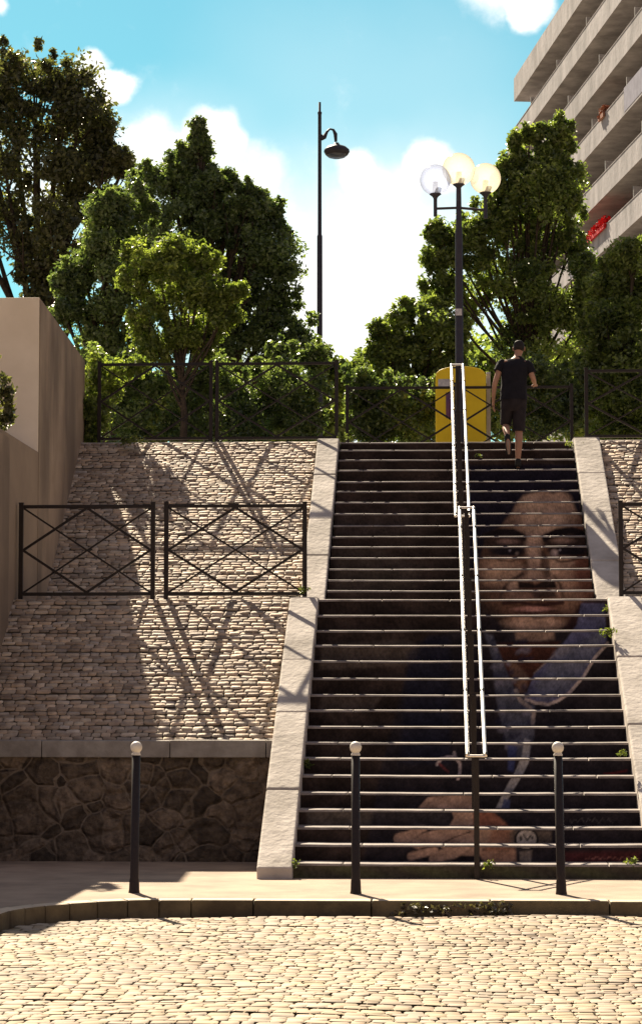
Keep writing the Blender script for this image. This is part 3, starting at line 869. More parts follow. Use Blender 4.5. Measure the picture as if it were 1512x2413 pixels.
# ------------------------------------------------------------------ walls on the left
w = empty('rendered_wall', (WX - 2, 30.5, 0))
tag(w, 'tall cream rendered wall block with stained side beside the slope', 'wall')
ZC = pt(90, 700, 28.0).z
XE = pt(200, 840, 33.3).x
def skew(b, xa, xb, xc, xd, y0, y1, z0, z1):
    b.add([(xa, y0, z0), (xb, y0, z0), (xc, y1, z0), (xd, y1, z0), (xa, y0, z1), (xb, y0, z1), (xc, y1, z1), (xd, y1, z1)],
          [(0, 3, 2, 1), (4, 5, 6, 7), (0, 1, 5, 4), (1, 2, 6, 5), (2, 3, 7, 6), (3, 0, 4, 7)])
b = MB(); skew(b, WX - 6, WX - .004, XE - .004, WX - 6, 28.0, 33.3, -.2, ZC); b.build('wall_body', M['plaster'], w, bevel=.01)
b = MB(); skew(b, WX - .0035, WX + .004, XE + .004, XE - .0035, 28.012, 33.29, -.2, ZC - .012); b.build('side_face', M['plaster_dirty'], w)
settle(w)
ZL = pt(90, 1065, 28.0).z
w = empty('garden_wall', (WX - 1, 25.5, 0))
tag(w, 'lower brown rendered garden wall running forward from the tall cream wall', 'wall')
b = MB(); b.box(WX - .3, WX + .002, 22.6, 27.994, -.2, ZL); b.build('wall_body', M['plaster_brown'], w, bevel=.01)
b = MB(); b.box(WX + .003, WX + .028, 23.25, 25.95, -.2, ZL - .06); b.build('pilaster', M['plaster_dirty'], w, bevel=.006)
b = MB(); b.box(WX - 6, WX - .31, 22.6, 27.99, -.2, ZL - .25); b.build('terrace', M['soil'], w)
settle(w)


# ------------------------------------------------------------------ iron railings
def fence_panel(x0, x1, y, z, h, label, group, lean=0, m='iron'):
    r = empty('fence_panel', ((x0 + x1) / 2, y, z)); tag(r, label, 'railing', group)
    pw = .050
    for x in (x0 + pw / 2, x1 - pw / 2):
        b = MB(); b.box(x - pw / 2, x + pw / 2, y - pw / 2, y + pw / 2, z - .05, z + h); b.box(x - pw / 2 - .003, x + pw / 2 + .003, y - pw / 2 - .003, y + pw / 2 + .003, z + h, z + h + .012)
        b.build('post', M[m], r, bevel=.003, seg=1)
    a, c = x0 + pw, x1 - pw; zb, zt = z + .07, z + h - .035
    for zz in (zb, zt):
        b = MB(); b.box(a, c, y - .02, y + .02, zz - .019, zz + .019); b.build('rail', M[m], r, bevel=.003, seg=1)
    l, t = zb + .018, zt - .018; mx, mz = (a + c) / 2, (l + t) / 2
    b = MB(); b.bar((a, y + .012, t), (c, y + .012, l), .020, .014); b.bar((a, y + .028, l), (c, y + .028, t), .020, .014)
    b.build('cross_brace', M[m], r)
    b = MB()
    for p, q in (((a, mz), (mx, t)), ((mx, t), (c, mz)), ((c, mz), (mx, l)), ((mx, l), (a, mz))):
        b.bar((p[0], y - .008, p[1]), (q[0], y - .009, q[1]), .028, .022)
    b.build('diamond_brace', M[m], r)
    settle(r)
    return r


X_ = lambda px, Y: pt(px, 1200, Y).x
GF = 'iron railing panels along the ledges'
yf = 26.56
zb_ = ZM
h_ = pt(50, 1187, yf).z - zb_
fence_panel(WX + .032, X_(366, yf), yf, zb_, h_, 'dark iron railing panel on the middle ledge nearest the brown wall', GF)
fence_panel(X_(387, yf), X_(723, yf), yf, zb_, h_, 'dark iron railing panel on the middle ledge beside the left stringer', GF)
fence_panel(X_(1456, yf), X_(1456, yf) + 1.62, yf, zb_, h_, 'dark iron railing panel on the middle ledge right of the stairs', GF)
yt = 33.02; zt_ = ZT + .028; ht = pt(300, 853, yt).z - zt_
fence_panel(X_(228, yt), X_(500, yt), yt, zt_, ht, 'dark iron railing panel atop the left slope, nearest the cream wall', GF)
fence_panel(X_(506, yt), X_(797, yt), yt, zt_, ht, 'dark iron railing panel atop the left slope, nearest the stairs', GF)
hr = pt(1400, 868, yt).z - zt_
fence_panel(X_(1379, yt), X_(1379, yt) + 1.7, yt, zt_, hr, 'dark iron railing panel atop the right slope, nearest the stairs', GF)
fence_panel(X_(1379, yt) + 1.74, X_(1379, yt) + 3.44, yt, zt_, hr, 'dark iron railing panel atop the right slope, at the edge', GF)
yb2 = 35.3; hb = pt(1000, 908, yb2).z - ZT
GB = 'iron railing panels across the head of the stairs'
xa, xb = X_(814, yb2), X_(1352, yb2)
fence_panel(xa, (xa + xb) / 2 - .02, yb2, ZT, hb, 'dark iron railing panel behind the top step, left of the handrails', GB)
fence_panel((xa + xb) / 2 + .02, xb, yb2, ZT, hb, 'dark iron railing panel behind the top step, right of the handrails', GB)

# ------------------------------------------------------------------ bollards
def bollard(px, lab, lean=0):
    p = pt(px, 2103, 19.85); x = p.x
    r = empty('bollard', (x, 19.85, 0)); tag(r, lab, 'bollard', 'bollards along the kerb'); r.rotation_euler = (0, lean, 0)
    b = MB(); b.lathe((0, 0, 0), [(.0, 1.14), (.036, 1.14), (.036, .12), (.041, .10), (.044, .02), (.048, .0), (.048, -.04)], 20)
    b.v = [(q[0], q[1], q[2]) for q in b.v]; o = b.build('post', M['iron'], r)
    b = MB(); prof = [(.0, 1.255)] + [(.050 * math.sin(t), 1.205 + .050 * math.cos(t)) for t in [math.pi * k / 14 for k in range(1, 12)]] + [(.033, 1.155), (.038, 1.150), (.038, 1.138)]
    b.lathe((0, 0, 0), prof, 22); b.build('ball_cap', M['white_paint'], r)
    return r


bollard(316, 'brown bollard with white ball top in front of the rubble wall', .009)
bollard(838, 'brown bollard with white ball top at the left end of the steps')
bollard(1322, 'brown bollard with white ball top at the right end of the steps', -.016)


# ------------------------------------------------------------------ steel handrails
def handrail(xl, xr, path, posts, label):
    r = empty('handrail', ((xl + xr) / 2, path[0][0], 0)); tag(r, label, 'handrail')
    for x in (xl, xr):
        b = MB(); P = [Vector((x, y, z)) for y, z in path]
        b.tube(P, .0185, 14); b.build('rail', M['steel'], r)
    xc = (xl + xr) / 2
    for y, z0, z1 in posts:
        b = MB(); b.box(xc - .024, xc + .024, y - .02, y + .02, z0 - .03, z1 - .035); b.build('post', M['iron'], r, bevel=.004, seg=1)
        b = MB(); b.box(xl, xr, y - .009, y + .009, z1 - .035, z1 - .012); b.tube([(xl - .001, y - .02, z1 - .008), (xl - .001, y + .02, z1 + .008)], .0225, 12)
        b.tube([(xr + .001, y - .02, z1 - .008), (xr + .001, y + .02, z1 + .008)], .0225, 12)
        b.build('bracket', M['iron'], r)
    for y, z in (path[0], path[-1]):
        b = MB(); b.tube([(xl, y, z), (xr, y, z)], .013, 10); b.build('end_bar', M['steel'], r)
    settle(r)


pl0 = pt(1110, 1782, 21.45); pl1 = pt(1098, 1196, 26.75)
zl = lambda y: pl0.z + (pl1.z - pl0.z) * (y - 21.45) / (26.75 - 21.45)
fl = lambda y: max([0] + [z for yy_, z in zip(Ys, Zs) if yy_ <= y])
posts = []
for y in (21.47, 22.62, 23.82, 25.02, 26.22, 26.7): posts.append((y, fl(y), zl(y)))
handrail(X_(1098, 21.5), X_(1139, 21.5), [(21.45, pl0.z), (26.35, zl(26.35)), (26.75, pl1.z)], posts, 'pair of bright steel tube handrails up the middle of the lower flight')
pu0 = pt(1088, 1216, 28.0); pu1 = pt(1076, 859, 33.0)
zu = lambda y: pu0.z + (pu1.z - pu0.z) * (y - 28.0) / 5.0
posts = [(y, fl(y), zu(y)) for y in (28.05, 28.9, 30.1, 31.3, 32.35, 32.95)]
handrail(X_(1073, 28.0), X_(1105, 28.0), [(28.0, pu0.z), (33.0, pu1.z)], posts, 'pair of bright steel tube handrails up the middle of the upper flight')


# ------------------------------------------------------------------ globe lamp
YG = 35.02
pc = pt(1080, 398, YG)
r = empty('globe_lamp', (pc.x, YG, ZT)); tag(r, 'dark street lamp with three round glass globes at the head of the stairs', 'street lamp')
gz = pt(1080, 440, YG).z
b = MB(); b.lathe((pc.x, YG, 0), [(.09, ZT - .05), (.09, ZT + .7), (.062, ZT + .75), (.055, gz - .7), (.045, gz - .6), (.038, gz - .02)], 18); b.build('pole', M['iron_pole'], r)
b = MB(); ps = pt(1080, 735, YG - .06); b.box(ps.x - .05, ps.x + .05, YG - .075, YG - .062, ps.z - .05, ps.z + .05); b.build('sticker', M['sticker'], r)


def globe(px, py, rad, y, mt, hold):
    c = pt(px, py, y)
    b = MB(); b.lathe((c.x, y, c.z), [(.0, rad)] + [(rad * math.sin(t), rad * math.cos(t)) for t in [math.pi * k / 24 for k in range(1, 23)]], 36)
    g_ = b.build('globe', M[mt], r)
    g_.data['x'] = 0
    z = c.z - rad
    b = MB(); b.lathe((c.x, y, z), [(.0, .20), (.045, .20), (.045, .02)], 16); b.build('lamp_socket', M['white_paint'], r)
    b = MB(); b.lathe((c.x, y, z), [(.0, .03), (.085, .03), (.09, .01), (.05, -.02), (.03, -.05), (.03, -.06)], 18); b.build('collar', M['iron_pole'], r)
    return c


c0 = globe(1080, 398, .246, YG, 'globe_amber', 0)
c1 = globe(1025, 423, .232, YG - .05, 'globe_clear', 0)
c2 = globe(1143, 420, .232, YG + .1, 'globe_amber', 0)
za = pt(1080, 492, YG).z
b = MB(); b.tube([(c1.x, YG - .05, c1.z - .26), (c1.x, YG - .05, pt(1025, 511, YG).z)], .028, 12)
b.tube([(c2.x, YG + .1, c2.z - .26), (c2.x, YG + .1, pt(1143, 511, YG).z)], .028, 12)
b.tube([(c1.x, YG - .05, za), (pc.x, YG, za + .02), (c2.x, YG + .1, za)], .020, 10); b.build('arm', M['iron_pole'], r)
settle(r)

# tall lantern lamp in the distance on the left
YLp = 50.0
p0 = pt(753, 245, YLp)
r = empty('street_lamp', (p0.x, YLp, ZT)); tag(r, 'tall slim street lamp with one hanging lantern against the sky', 'street lamp')
zz = lambda py: pt(753, py, YLp).z
b = MB(); b.lathe((p0.x, YLp, 0), [(0, zz(240)), (.026, zz(240)), (.026, zz(262)), (.045, zz(263)), (.045, zz(267)), (.038, zz(270)), (.044, zz(552)), (.058, zz(556)), (.062, zz(860)), (.07, ZT)], 16)
b.build('pole', M['iron_pole'], r)
q = lambda px, py: tuple(pt(px, py, YLp))
b = MB(); b.tube([q(756, 326), q(764, 322), q(770, 310), q(777, 303), q(785, 305), q(790, 315), q(791, 333)], [.05, .05, .028, .022, .028, .042, .03], 10)
b.tube([q(756, 318), q(762, 322)], .03, 8); b.build('bracket', M['iron_pole'], r)
hc = pt(793, 352, YLp)
k_ = 1 / 111.5
b = MB(); b.lathe((hc.x, YLp, hc.z), [(0, 18 * k_), (5 * k_, 17 * k_), (8 * k_, 12 * k_), (22 * k_, 7 * k_), (30 * k_, 0), (31 * k_, -5 * k_), (27 * k_, -12 * k_), (22 * k_, -14 * k_), (0, -14 * k_)], 28)
b.build('lantern_hood', M['iron_pole'], r)
b = MB(); b.lathe((hc.x, YLp, hc.z), [(26 * k_, -13 * k_), (20 * k_, -18 * k_), (10 * k_, -21 * k_), (0, -22 * k_)], 24); b.build('glass_bowl', M['globe_clear'], r)
settle(r)

# ------------------------------------------------------------------ yellow container
YB = 36.6
xl_, xr_ = X_(1027, YB), X_(1146, YB); zt2 = pt(1090, 862, YB).z; zs2 = pt(1090, 886, YB).z
r = empty('collection_container', ((xl_ + xr_) / 2, YB + .4, ZT)); tag(r, 'yellow collection container with arched lid behind the railing', 'container')
b = MB(); cx = (xl_ + xr_) / 2; hw = (xr_ - xl_) / 2
prof = [(cx - hw, ZT)] + [(cx + hw * math.sin(t), zs2 + (zt2 - zs2) * (math.cos(t) ** .8)) for t in [-math.pi / 2 + math.pi * k / 12 for k in range(13)]] + [(cx + hw, ZT)]
prof = [(x, z if z == z else zs2) for x, z in [(a, (b_ if not isinstance(b_, complex) else zs2)) for a, b_ in prof]]
n = len(prof)
b.add([(x, YB, z) for x, z in prof] + [(x, YB + .85, z) for x, z in prof], [tuple(range(n)), tuple(range(n, 2 * n))[::-1]] + [(i, n + i, n + (i + 1) % n, (i + 1) % n) for i in range(n)])
o = b.build('container_body', M['yellow'], r, bevel=.012)
bm = bmesh.new(); bm.from_mesh(o.data); bmesh.ops.recalc_face_normals(bm, faces=bm.faces); bm.to_mesh(o.data); bm.free()
b = MB(); a1 = pt(1032, 893, YB); a2 = pt(1060, 911, YB); b.box(a1.x, a2.x, YB - .006, YB - .002, a2.z, a1.z); b.build('sticker', M['sticker'], r)
b = MB(); a1 = pt(1050, 925, YB); a2 = pt(1066, 985, YB); b.box(a1.x, a2.x, YB - .006, YB - .002, a2.z, a1.z); b.build('poster', M['poster'], r)
settle(r)
r = empty('stone_post', (X_(1152, 37.2), 37.2, ZT)); tag(r, 'thin pale concrete post just right of the yellow container', 'post')
b = MB(); z_ = pt(1152, 882, 37.2).z; x = X_(1152, 37.2); b.box(x - .032, x + .032, 37.17, 37.24, ZT, z_); b.prism([(37.165, z_), (37.245, z_), (37.205, z_ + .04)], x - .034, x + .034); b.build('shaft', M['white_stone'], r, bevel=.004)
settle(r)

# ------------------------------------------------------------------ person
def skinned(name, nodes, edges, mt, parent=None, sub=2):
    me = bpy.data.meshes.new(name)
    keys = list(nodes); idx = {k: i for i, k in enumerate(keys)}
    me.from_pydata([nodes[k][0] for k in keys], [(idx[a], idx[b]) for a, b in edges], [])
    o = bpy.data.objects.new(name + '_tmp', me); col.objects.link(o)
    md = o.modifiers.new('skin', 'SKIN'); md.use_smooth_shade = True; md.branch_smoothing = .6
    sv = me.skin_vertices[0].data
    for i, k in enumerate(keys):
        rr = nodes[k][1]; sv[i].radius = rr if hasattr(rr, '__len__') else (rr, rr); sv[i].use_root = (i == 0)
    ms = o.modifiers.new('sub', 'SUBSURF'); ms.levels = sub; ms.render_levels = sub
    dg = bpy.context.evaluated_depsgraph_get(); dg.update()
    m2 = bpy.data.meshes.new_from_object(o.evaluated_get(dg)); m2.name = name
    bpy.data.objects.remove(o)
    m2.materials.clear(); m2.materials.append(mt)
    for p in m2.polygons: p.use_smooth = True
    r = bpy.data.objects.new(name, m2); return link(r, parent)


def pp(px, py, Y): return tuple(pt(px, py, Y))


per = empty('person', (pt(1210, 1100, 31.95).x, 31.95, Zs[28])); tag(per, 'person in black t-shirt and dark shorts climbing the top steps, seen from behind', 'person')
hipL, hipR = pp(1197, 958, 32.10), pp(1222, 957, 32.12)
nodes = {
    'pelvis': (pp(1210, 945, 32.12), (.135, .10)), 'belly': (pp(1209, 915, 32.14), (.125, .10)), 'chest': (pp(1211, 880, 32.20), (.150, .115)),
    'upch': (pp(1212, 858, 32.24), (.13, .09)), 'neck': (pp(1219, 842, 32.29), .052), 'neck2': (pp(1221, 832, 32.32), .055), 'head': (pp(1222, 821, 32.35), (.072, .088)), 'top': (pp(1221, 811, 32.355), (.066, .08)),
    'shL': (pp(1182, 855, 32.24), .055), 'shR': (pp(1242, 857, 32.24), .055),
    'elL': (pp(1166, 902, 32.14), .038), 'foL': (pp(1163, 925, 32.19), .034), 'wrL': (pp(1162, 941, 32.24), .026), 'haL': (pp(1162, 953, 32.26), (.038, .018)),
    'elR': (pp(1256, 893, 32.18), .038), 'foR': (pp(1258, 900, 32.32), .033), 'wrR': (pp(1260, 905, 32.44), .025), 'haR': (pp(1260, 907, 32.53), (.036, .018)),
    'hipL': (hipL, .088), 'knL': (pp(1191, 1001, 32.24), .056), 'caL': (pp(1192, 1011, 32.06), .055), 'anL': (pp(1195, 1027, 31.86), .034), 'baL': (pp(1197, 1052, 31.82), (.036, .03)), 'toL': (pp(1198, 1071, 31.86), (.036, .018)),
    'hipR': (hipR, .09), 'thR': (pp(1222, 985, 32.10), .08), 'knR': (pp(1222, 1018, 32.08), .056), 'caR': (pp(1222, 1040, 32.00), .057), 'anR': (pp(1220, 1083, 31.95), .036),
    'heR': (pp(1220, 1097, 31.95), .035), 'toR': (pp(1221, 1098, 32.10), (.038, .028)),
}
edges = [('pelvis', 'belly'), ('belly', 'chest'), ('chest', 'upch'), ('upch', 'neck'), ('neck', 'neck2'), ('neck2', 'head'), ('head', 'top'), ('upch', 'shL'), ('upch', 'shR'),
         ('shL', 'elL'), ('elL', 'foL'), ('foL', 'wrL'), ('wrL', 'haL'), ('shR', 'elR'), ('elR', 'foR'), ('foR', 'wrR'), ('wrR', 'haR'),
         ('pelvis', 'hipL'), ('hipL', 'knL'), ('knL', 'caL'), ('caL', 'anL'), ('anL', 'baL'), ('baL', 'toL'),
         ('pelvis', 'hipR'), ('hipR', 'thR'), ('thR', 'knR'), ('knR', 'caR'), ('caR', 'anR'), ('anR', 'heR'), ('heR', 'toR')]
# fingers: left hand hangs, right hand is held forward
for s, base, dirv, side in (('L', Vector(nodes['haL'][0]), Vector((.0, .15, -1)).normalized(), Vector((.25, 1, 0)).normalized()),
                            ('R', Vector(nodes['haR'][0]), Vector((.05, 1, .0)).normalized(), Vector((1, 0, .2)).normalized())):
    for k, ln in enumerate((.062, .072, .068, .052)):
        a = base + side * ((k - 1.5) * .019) + dirv * .035; cvec = Vector((.3 if s == 'L' else 0, 0, -.15 if s == 'R' else 0))
        nodes[f'f{s}{k}a'] = (tuple(a), .0095); nodes[f'f{s}{k}b'] = (tuple(a + dirv * ln * .55 + cvec * .02), .0085); nodes[f'f{s}{k}c'] = (tuple(a + dirv * ln + cvec * .07), .007)
        edges += [(f'ha{s}', f'f{s}{k}a'), (f'f{s}{k}a', f'f{s}{k}b'), (f'f{s}{k}b', f'f{s}{k}c')]
    a = base - side * (-.038 if s == 'L' else .038) - dirv * .01
    nodes[f't{s}a'] = (tuple(a), .011); nodes[f't{s}b'] = (tuple(a + dirv * .04 + side * (.012 if s == 'L' else -.012)), .009)
    edges += [(f'ha{s}', f't{s}a'), (f't{s}a', f't{s}b')]
body = skinned('body', nodes, edges, M['skin'], per)
# ears, nose on the same mesh
bm = bmesh.new(); bm.from_mesh(body.data)
hd = Vector(nodes['head'][0])
for dx, dy, dz, sx, sy, sz in ((-.078, -.005, -.005, .010, .02, .03), (.078, -.005, -.005, .010, .02, .03), (0, .098, -.015, .014, .02, .024), (0, .085, -.05, .024, .01, .008)):
    rr = bmesh.ops.create_icosphere(bm, subdivisions=2, radius=1)
    for v in rr['verts']: v.co = Vector((v.co.x * sx, v.co.y * sy, v.co.z * sz)) + hd + Vector((dx, dy, dz))
bm.to_mesh(body.data); bm.free()
for p in body.data.polygons: p.use_smooth = True
# t-shirt
def cloth(name, rings, tubes, mt, hem=True):
    """rings: (px, py, halfwidth px, depth radius, Y) lofted; tubes: lists of (px, py, Y, radius)"""
    b = MB(); n = 20; vs = []; fs = []
    for px, py, hw, ry, Y in rings:
        c = pt(px, py, Y); rx = hw * Y / F
        for k_ in range(n):
            t = 2 * math.pi * k_ / n; w_ = 1 + .02 * math.sin(3 * t + py * .21) + .015 * math.sin(5 * t + py * .4)
            vs.append((c.x + rx * w_ * math.cos(t), c.y + ry * w_ * math.sin(t), c.z))
    for i in range(len(rings) - 1):
        for k_ in range(n): fs.append((i * n + k_, (i + 1) * n + k_, (i + 1) * n + (k_ + 1) % n, i * n + (k_ + 1) % n))
    b.add(vs, fs, True)
    for tb in tubes: b.tube([pt(px, py, Y) for px, py, Y, _ in tb], [q[3] for q in tb], 14, caps=True)
    return b.build(name, mt, per)


cloth('t_shirt', [(1219, 840, 10, .060, 32.30), (1217, 845, 16, .075, 32.29), (1213, 849, 27, .09, 32.27), (1212, 855, 34, .105, 32.25), (1212, 866, 34, .125, 32.22), (1211, 884, 31, .13, 32.20),
                  (1210, 905, 30, .125, 32.16), (1210, 925, 31.5, .128, 32.13), (1210, 942, 32.5, .135, 32.11)],
      [[(1187, 853, 32.25, .06), (1180, 860, 32.23, .068), (1172, 875, 32.19, .060)], [(1238, 855, 32.25, .06), (1245, 862, 32.23, .066), (1253, 879, 32.20, .058)]], M['black_cotton'])
cloth('shorts', [(1210, 934, 30, .122, 32.12), (1210, 948, 31, .128, 32.11), (1209, 960, 31, .125, 32.11), (1209, 970, 29, .10, 32.12)],
      [[(1196, 950, 32.11, .085), (1195, 965, 32.12, .092), (1191, 1001, 32.20, .074)], [(1223, 950, 32.11, .085), (1223, 965, 32.11, .094), (1222, 1017, 32.08, .080)]], M['shorts'])
nd = {'z': (pp(1222, 827, 32.29), (.074, .06)), 'a': (pp(1222, 819, 32.325), (.082, .085)), 'b': (pp(1222, 812, 32.345), (.084, .095)), 'c': (pp(1222, 808, 32.365), (.066, .08))}
skinned('hair', nd, [('z', 'a'), ('a', 'b'), ('b', 'c')], M['hair'], per)
nd = {'k': (pp(1220, 1078, 31.95), .042), 'a': (pp(1220, 1090, 31.945), .045), 'h': (pp(1220, 1096, 31.94), (.044, .042)), 't': (pp(1221, 1097, 32.08), (.047, .036)), 't2': (pp(1221, 1099, 32.14), (.036, .024))}
skinned('shoe', nd, [('k', 'a'), ('a', 'h'), ('h', 't'), ('t', 't2')], M['shoe'], per)
nd = {'k': (pp(1194.5, 1022, 31.88), .042), 'a': (pp(1195, 1032, 31.855), .045), 'h': (pp(1196, 1040, 31.85), (.044, .040)), 't': (pp(1198, 1060, 31.85), (.047, .036)), 't2': (pp(1198, 1073, 31.87), (.036, .024))}
skinned('shoe', nd, [('k', 'a'), ('a', 'h'), ('h', 't'), ('t', 't2')], M['shoe'], per)
nd = {'a': (pp(1196, 1037, 31.805), (.036, .012)), 'b': (pp(1198, 1056, 31.80), (.040, .012)), 'c': (pp(1198, 1071, 31.83), (.034, .010))}
skinned('shoe_sole', nd, [('a', 'b'), ('b', 'c')], M['sole'], per)
settle(per)


# ------------------------------------------------------------------ foliage
def leaves(cent, rad, n, size, zb=.25, flat=.8):
    """n leaf rhombs in the clumps: cent (k,3), rad (k,)"""
    k = len(cent); w = rad ** 1.45; pick = rng.choice(k, n, p=w / w.sum())
    el = rng.uniform(.7, 1.35, (k, 3)) * [1, 1, flat]
    d = rng.normal(0, .52, (n, 3)); q = np.linalg.norm(d, axis=1, keepdims=True); d *= np.minimum(1, 1.25 / np.maximum(q, 1e-6))
    p = cent[pick] + d * rad[pick, None] * el[pick]
    nrm_ = rng.normal(0, 1, (n, 3)) + [0, 0, zb * 3]; nrm_ /= np.linalg.norm(nrm_, axis=1, keepdims=True)
    a = np.cross(nrm_, rng.normal(0, 1, (n, 3))); a /= np.linalg.norm(a, axis=1, keepdims=True); b = np.cross(nrm_, a)
    s = size * rng.uniform(.6, 1.35, (n, 1))
    v = np.stack([p - a * s, p + b * s * .52 + nrm_ * s * .15, p + a * s, p - b * s * .52 + nrm_ * s * .15], 1).reshape(-1, 3)
    f = np.arange(n * 4).reshape(-1, 4)
    c = np.repeat(np.clip(rng.beta(2, 3, n) + rng.normal(0, .18, k)[pick], 0, 1), 4)
    return v, f, c


def tree(name, label, cat, D, lobes, base, mt, n, size, clump=.45, dens=9, group=None, trunk=True, dvar=1.0, zb=.25, r0=.16, bx=None):
    """lobes: (px, py, radius px) measured at distance D"""
    k = F / D; C = []; R = []; LC = []
    for (px, py, r) in lobes:
        c = pt(px, py, D + rng.uniform(-1, 1) * min(dvar, r / k * .9)); R0 = r / k; LC.append((c, R0))
        m_ = max(7, int(dens * (R0 ** 2) * 3.2))
        for _ in range(m_):
            d = rng.normal(0, 1, 3); d /= np.linalg.norm(d)
            rr = R0 * rng.uniform(.1, 1.12) ** .6
            C.append(np.array(c) + d * rr); R.append(min(clump, R0 * .75) * rng.uniform(.35, 1.25))
        for _ in range(int(m_ * .9)):      # loose shoots that break the outline
            d = rng.normal(0, 1, 3); d[2] = abs(d[2]) * .8; d /= np.linalg.norm(d)
            e = np.array(c) + d * R0 * rng.uniform(.9, 1.0 + min(.14, .12 / R0))
            for q_ in range(3): C.append(e + np.array([0, 0, .07 * q_]) * rng.uniform(.5, 1.5)); R.append(rng.uniform(.05, .11) * (D / 42))
    C = np.array(C); R = np.array(R)
    C[:, 2] = np.maximum(C[:, 2], base + .15)
    bxp = bx if bx is not None else float(np.mean([c.x for c, _ in LC]))
    root = empty(name, (bxp, D, base)); tag(root, label, cat, group)
    v, f, c = leaves(C, R, n, size, zb)
    v[:, 2] = np.maximum(v[:, 2], base + .02)
    arr_mesh('foliage', v, f, mt, root, cols=c)
    if trunk:
        ztop = base + .88 * (max(c.z for c, _ in LC) - base); b = MB(); b.tube([(bxp, D, base - .1), (bxp + .05, D, base + (ztop - base) * .3), (bxp - .05, D + .1, base + (ztop - base) * .6), (bxp, D, ztop)], [r0, r0 * .8, r0 * .45, r0 * .1], 10)
        b.build('trunk', M['bark'], root)
        b = MB()
        for c, R0 in LC:
            h0 = base + (c.z - base) * .45 + .2
            s0 = Vector((bxp, D, min(h0, ztop - .2))); mid = s0.lerp(c, .55) + Vector((0, 0, -.1))
            b.tube([s0, mid, c], [r0 * .4, r0 * .28, r0 * .1], 6)
            for _ in range(4):
                e = c + Vector(tuple(rng.normal(0, 1, 3))).normalized() * R0 * .8
                b.tube([mid.lerp(c, random.uniform(.3, .9)), e], [r0 * .14, r0 * .05], 5)
        b.build('branches', M['bark'], root)
    settle(root)
    return root


GT = ZT
tree('chestnut_tree', 'huge dark broad-leaved tree at far left with sky showing through', 'tree', 52, [(80, 185, 75), (20, 190, 80), (150, 200, 55), (-60, 220, 100), (190, 270, 60), (90, 290, 90), (235, 300, 45), (0, 330, 100), (210, 380, 60), (265, 385, 40), (130, 430, 80), (290, 392, 22), (40, 480, 90), (220, 480, 60), (150, 560, 90), (50, 600, 90), (-40, 480, 90), (230, 600, 60), (100, 670, 70), (-150, 350, 120), (-150, 550, 120)],
     GT, M['leaf_dark'], 64000, .062, .42, 3.4, dvar=2.2, zb=.1, r0=.2, bx=pt(90, 600, 52).x)
tree('tall_tree', 'tall dark tree with pointed crown left of the slim lamp', 'tree', 45, [(466, 312, 9), (466, 335, 15), (466, 365, 24), (465, 410, 40), (440, 440, 40), (500, 445, 32), (480, 500, 60), (560, 510, 40), (600, 530, 40), (620, 600, 50), (420, 375, 18), (400, 430, 40), (455, 470, 65), (520, 430, 25), (560, 450, 25), (530, 500, 55), (605, 470, 20), (590, 530, 55), (640, 500, 22), (650, 580, 42), (660, 650, 45), (600, 620, 70), (520, 600, 80), (430, 560, 75), (350, 440, 45), (340, 520, 60), (660, 730, 48), (700, 780, 40), (610, 720, 70), (530, 700, 80), (640, 810, 60), (550, 800, 70), (440, 680, 80), (700, 830, 35)],
     GT, M['leaf_cool'], 95000, .045, .33, 5, dvar=1.4, zb=.2, r0=.22, bx=pt(500, 600, 45).x)
tree('leafy_tree', 'bushy green tree behind the cream wall with sunlit left side', 'tree', 42, [(300, 480, 40), (250, 500, 38), (330, 540, 55), (240, 560, 50), (280, 620, 60), (200, 640, 50), (160, 690, 40), (330, 660, 60), (220, 720, 60), (150, 740, 30), (290, 760, 70), (230, 800, 50), (330, 830, 60)],
     GT, M['leaf_cool'], 48000, .045, .30, 4, dvar=1.0, r0=.14)
tree('young_maple', 'lighter yellow-green tree standing in front of the dark pointed one', 'tree', 37.5, [(390, 600, 34), (330, 620, 38), (440, 625, 42), (480, 625, 30), (380, 670, 60), (320, 680, 34), (450, 690, 55), (510, 710, 34), (550, 695, 24), (400, 745, 60), (350, 770, 45), (460, 770, 50), (530, 740, 30), (420, 810, 45), (380, 830, 35), (480, 810, 30)],
     GT, M['leaf_lime'], 34000, .038, .22, 7, dvar=.7, r0=.07)
tree('hedge_bush', 'dark bushes behind the railing above the left slope', 'bush', 38.5, [(250, 930, 60), (340, 900, 70), (420, 950, 70), (500, 900, 70), (580, 940, 70), (660, 880, 60), (720, 930, 50), (640, 980, 50), (300, 1000, 50), (740, 860, 30), (200, 880, 50), (560, 1000, 60), (440, 1010, 60), (720, 1000, 40)],
     GT, M['leaf_cool'], 46000, .038, .25, 9, trunk=False, dvar=.6)
tree('ivy_shrub', 'leafy climber hanging over the end of the cream wall', 'shrub', 33.6, [(225, 868, 22), (262, 885, 26), (300, 880, 16), (240, 920, 24), (215, 905, 16), (265, 930, 20), (205, 950, 16), (330, 876, 12), (232, 975, 22), (205, 1000, 20), (215, 1040, 20)],
     ZT, M['leaf_lime'], 3600, .042, .12, 50, trunk=False, dvar=.15)
tree('corner_shrub', 'dark shrub filling the corner at the end of the cream wall, atop the left slope', 'shrub', 33.35, [(205, 985, 26), (195, 1020, 22), (225, 1010, 22), (185, 960, 16), (215, 1045, 18), (235, 975, 16)],
     ZT - .2, M['leaf_green'], 5000, .035, .12, 60, trunk=False, dvar=.12)
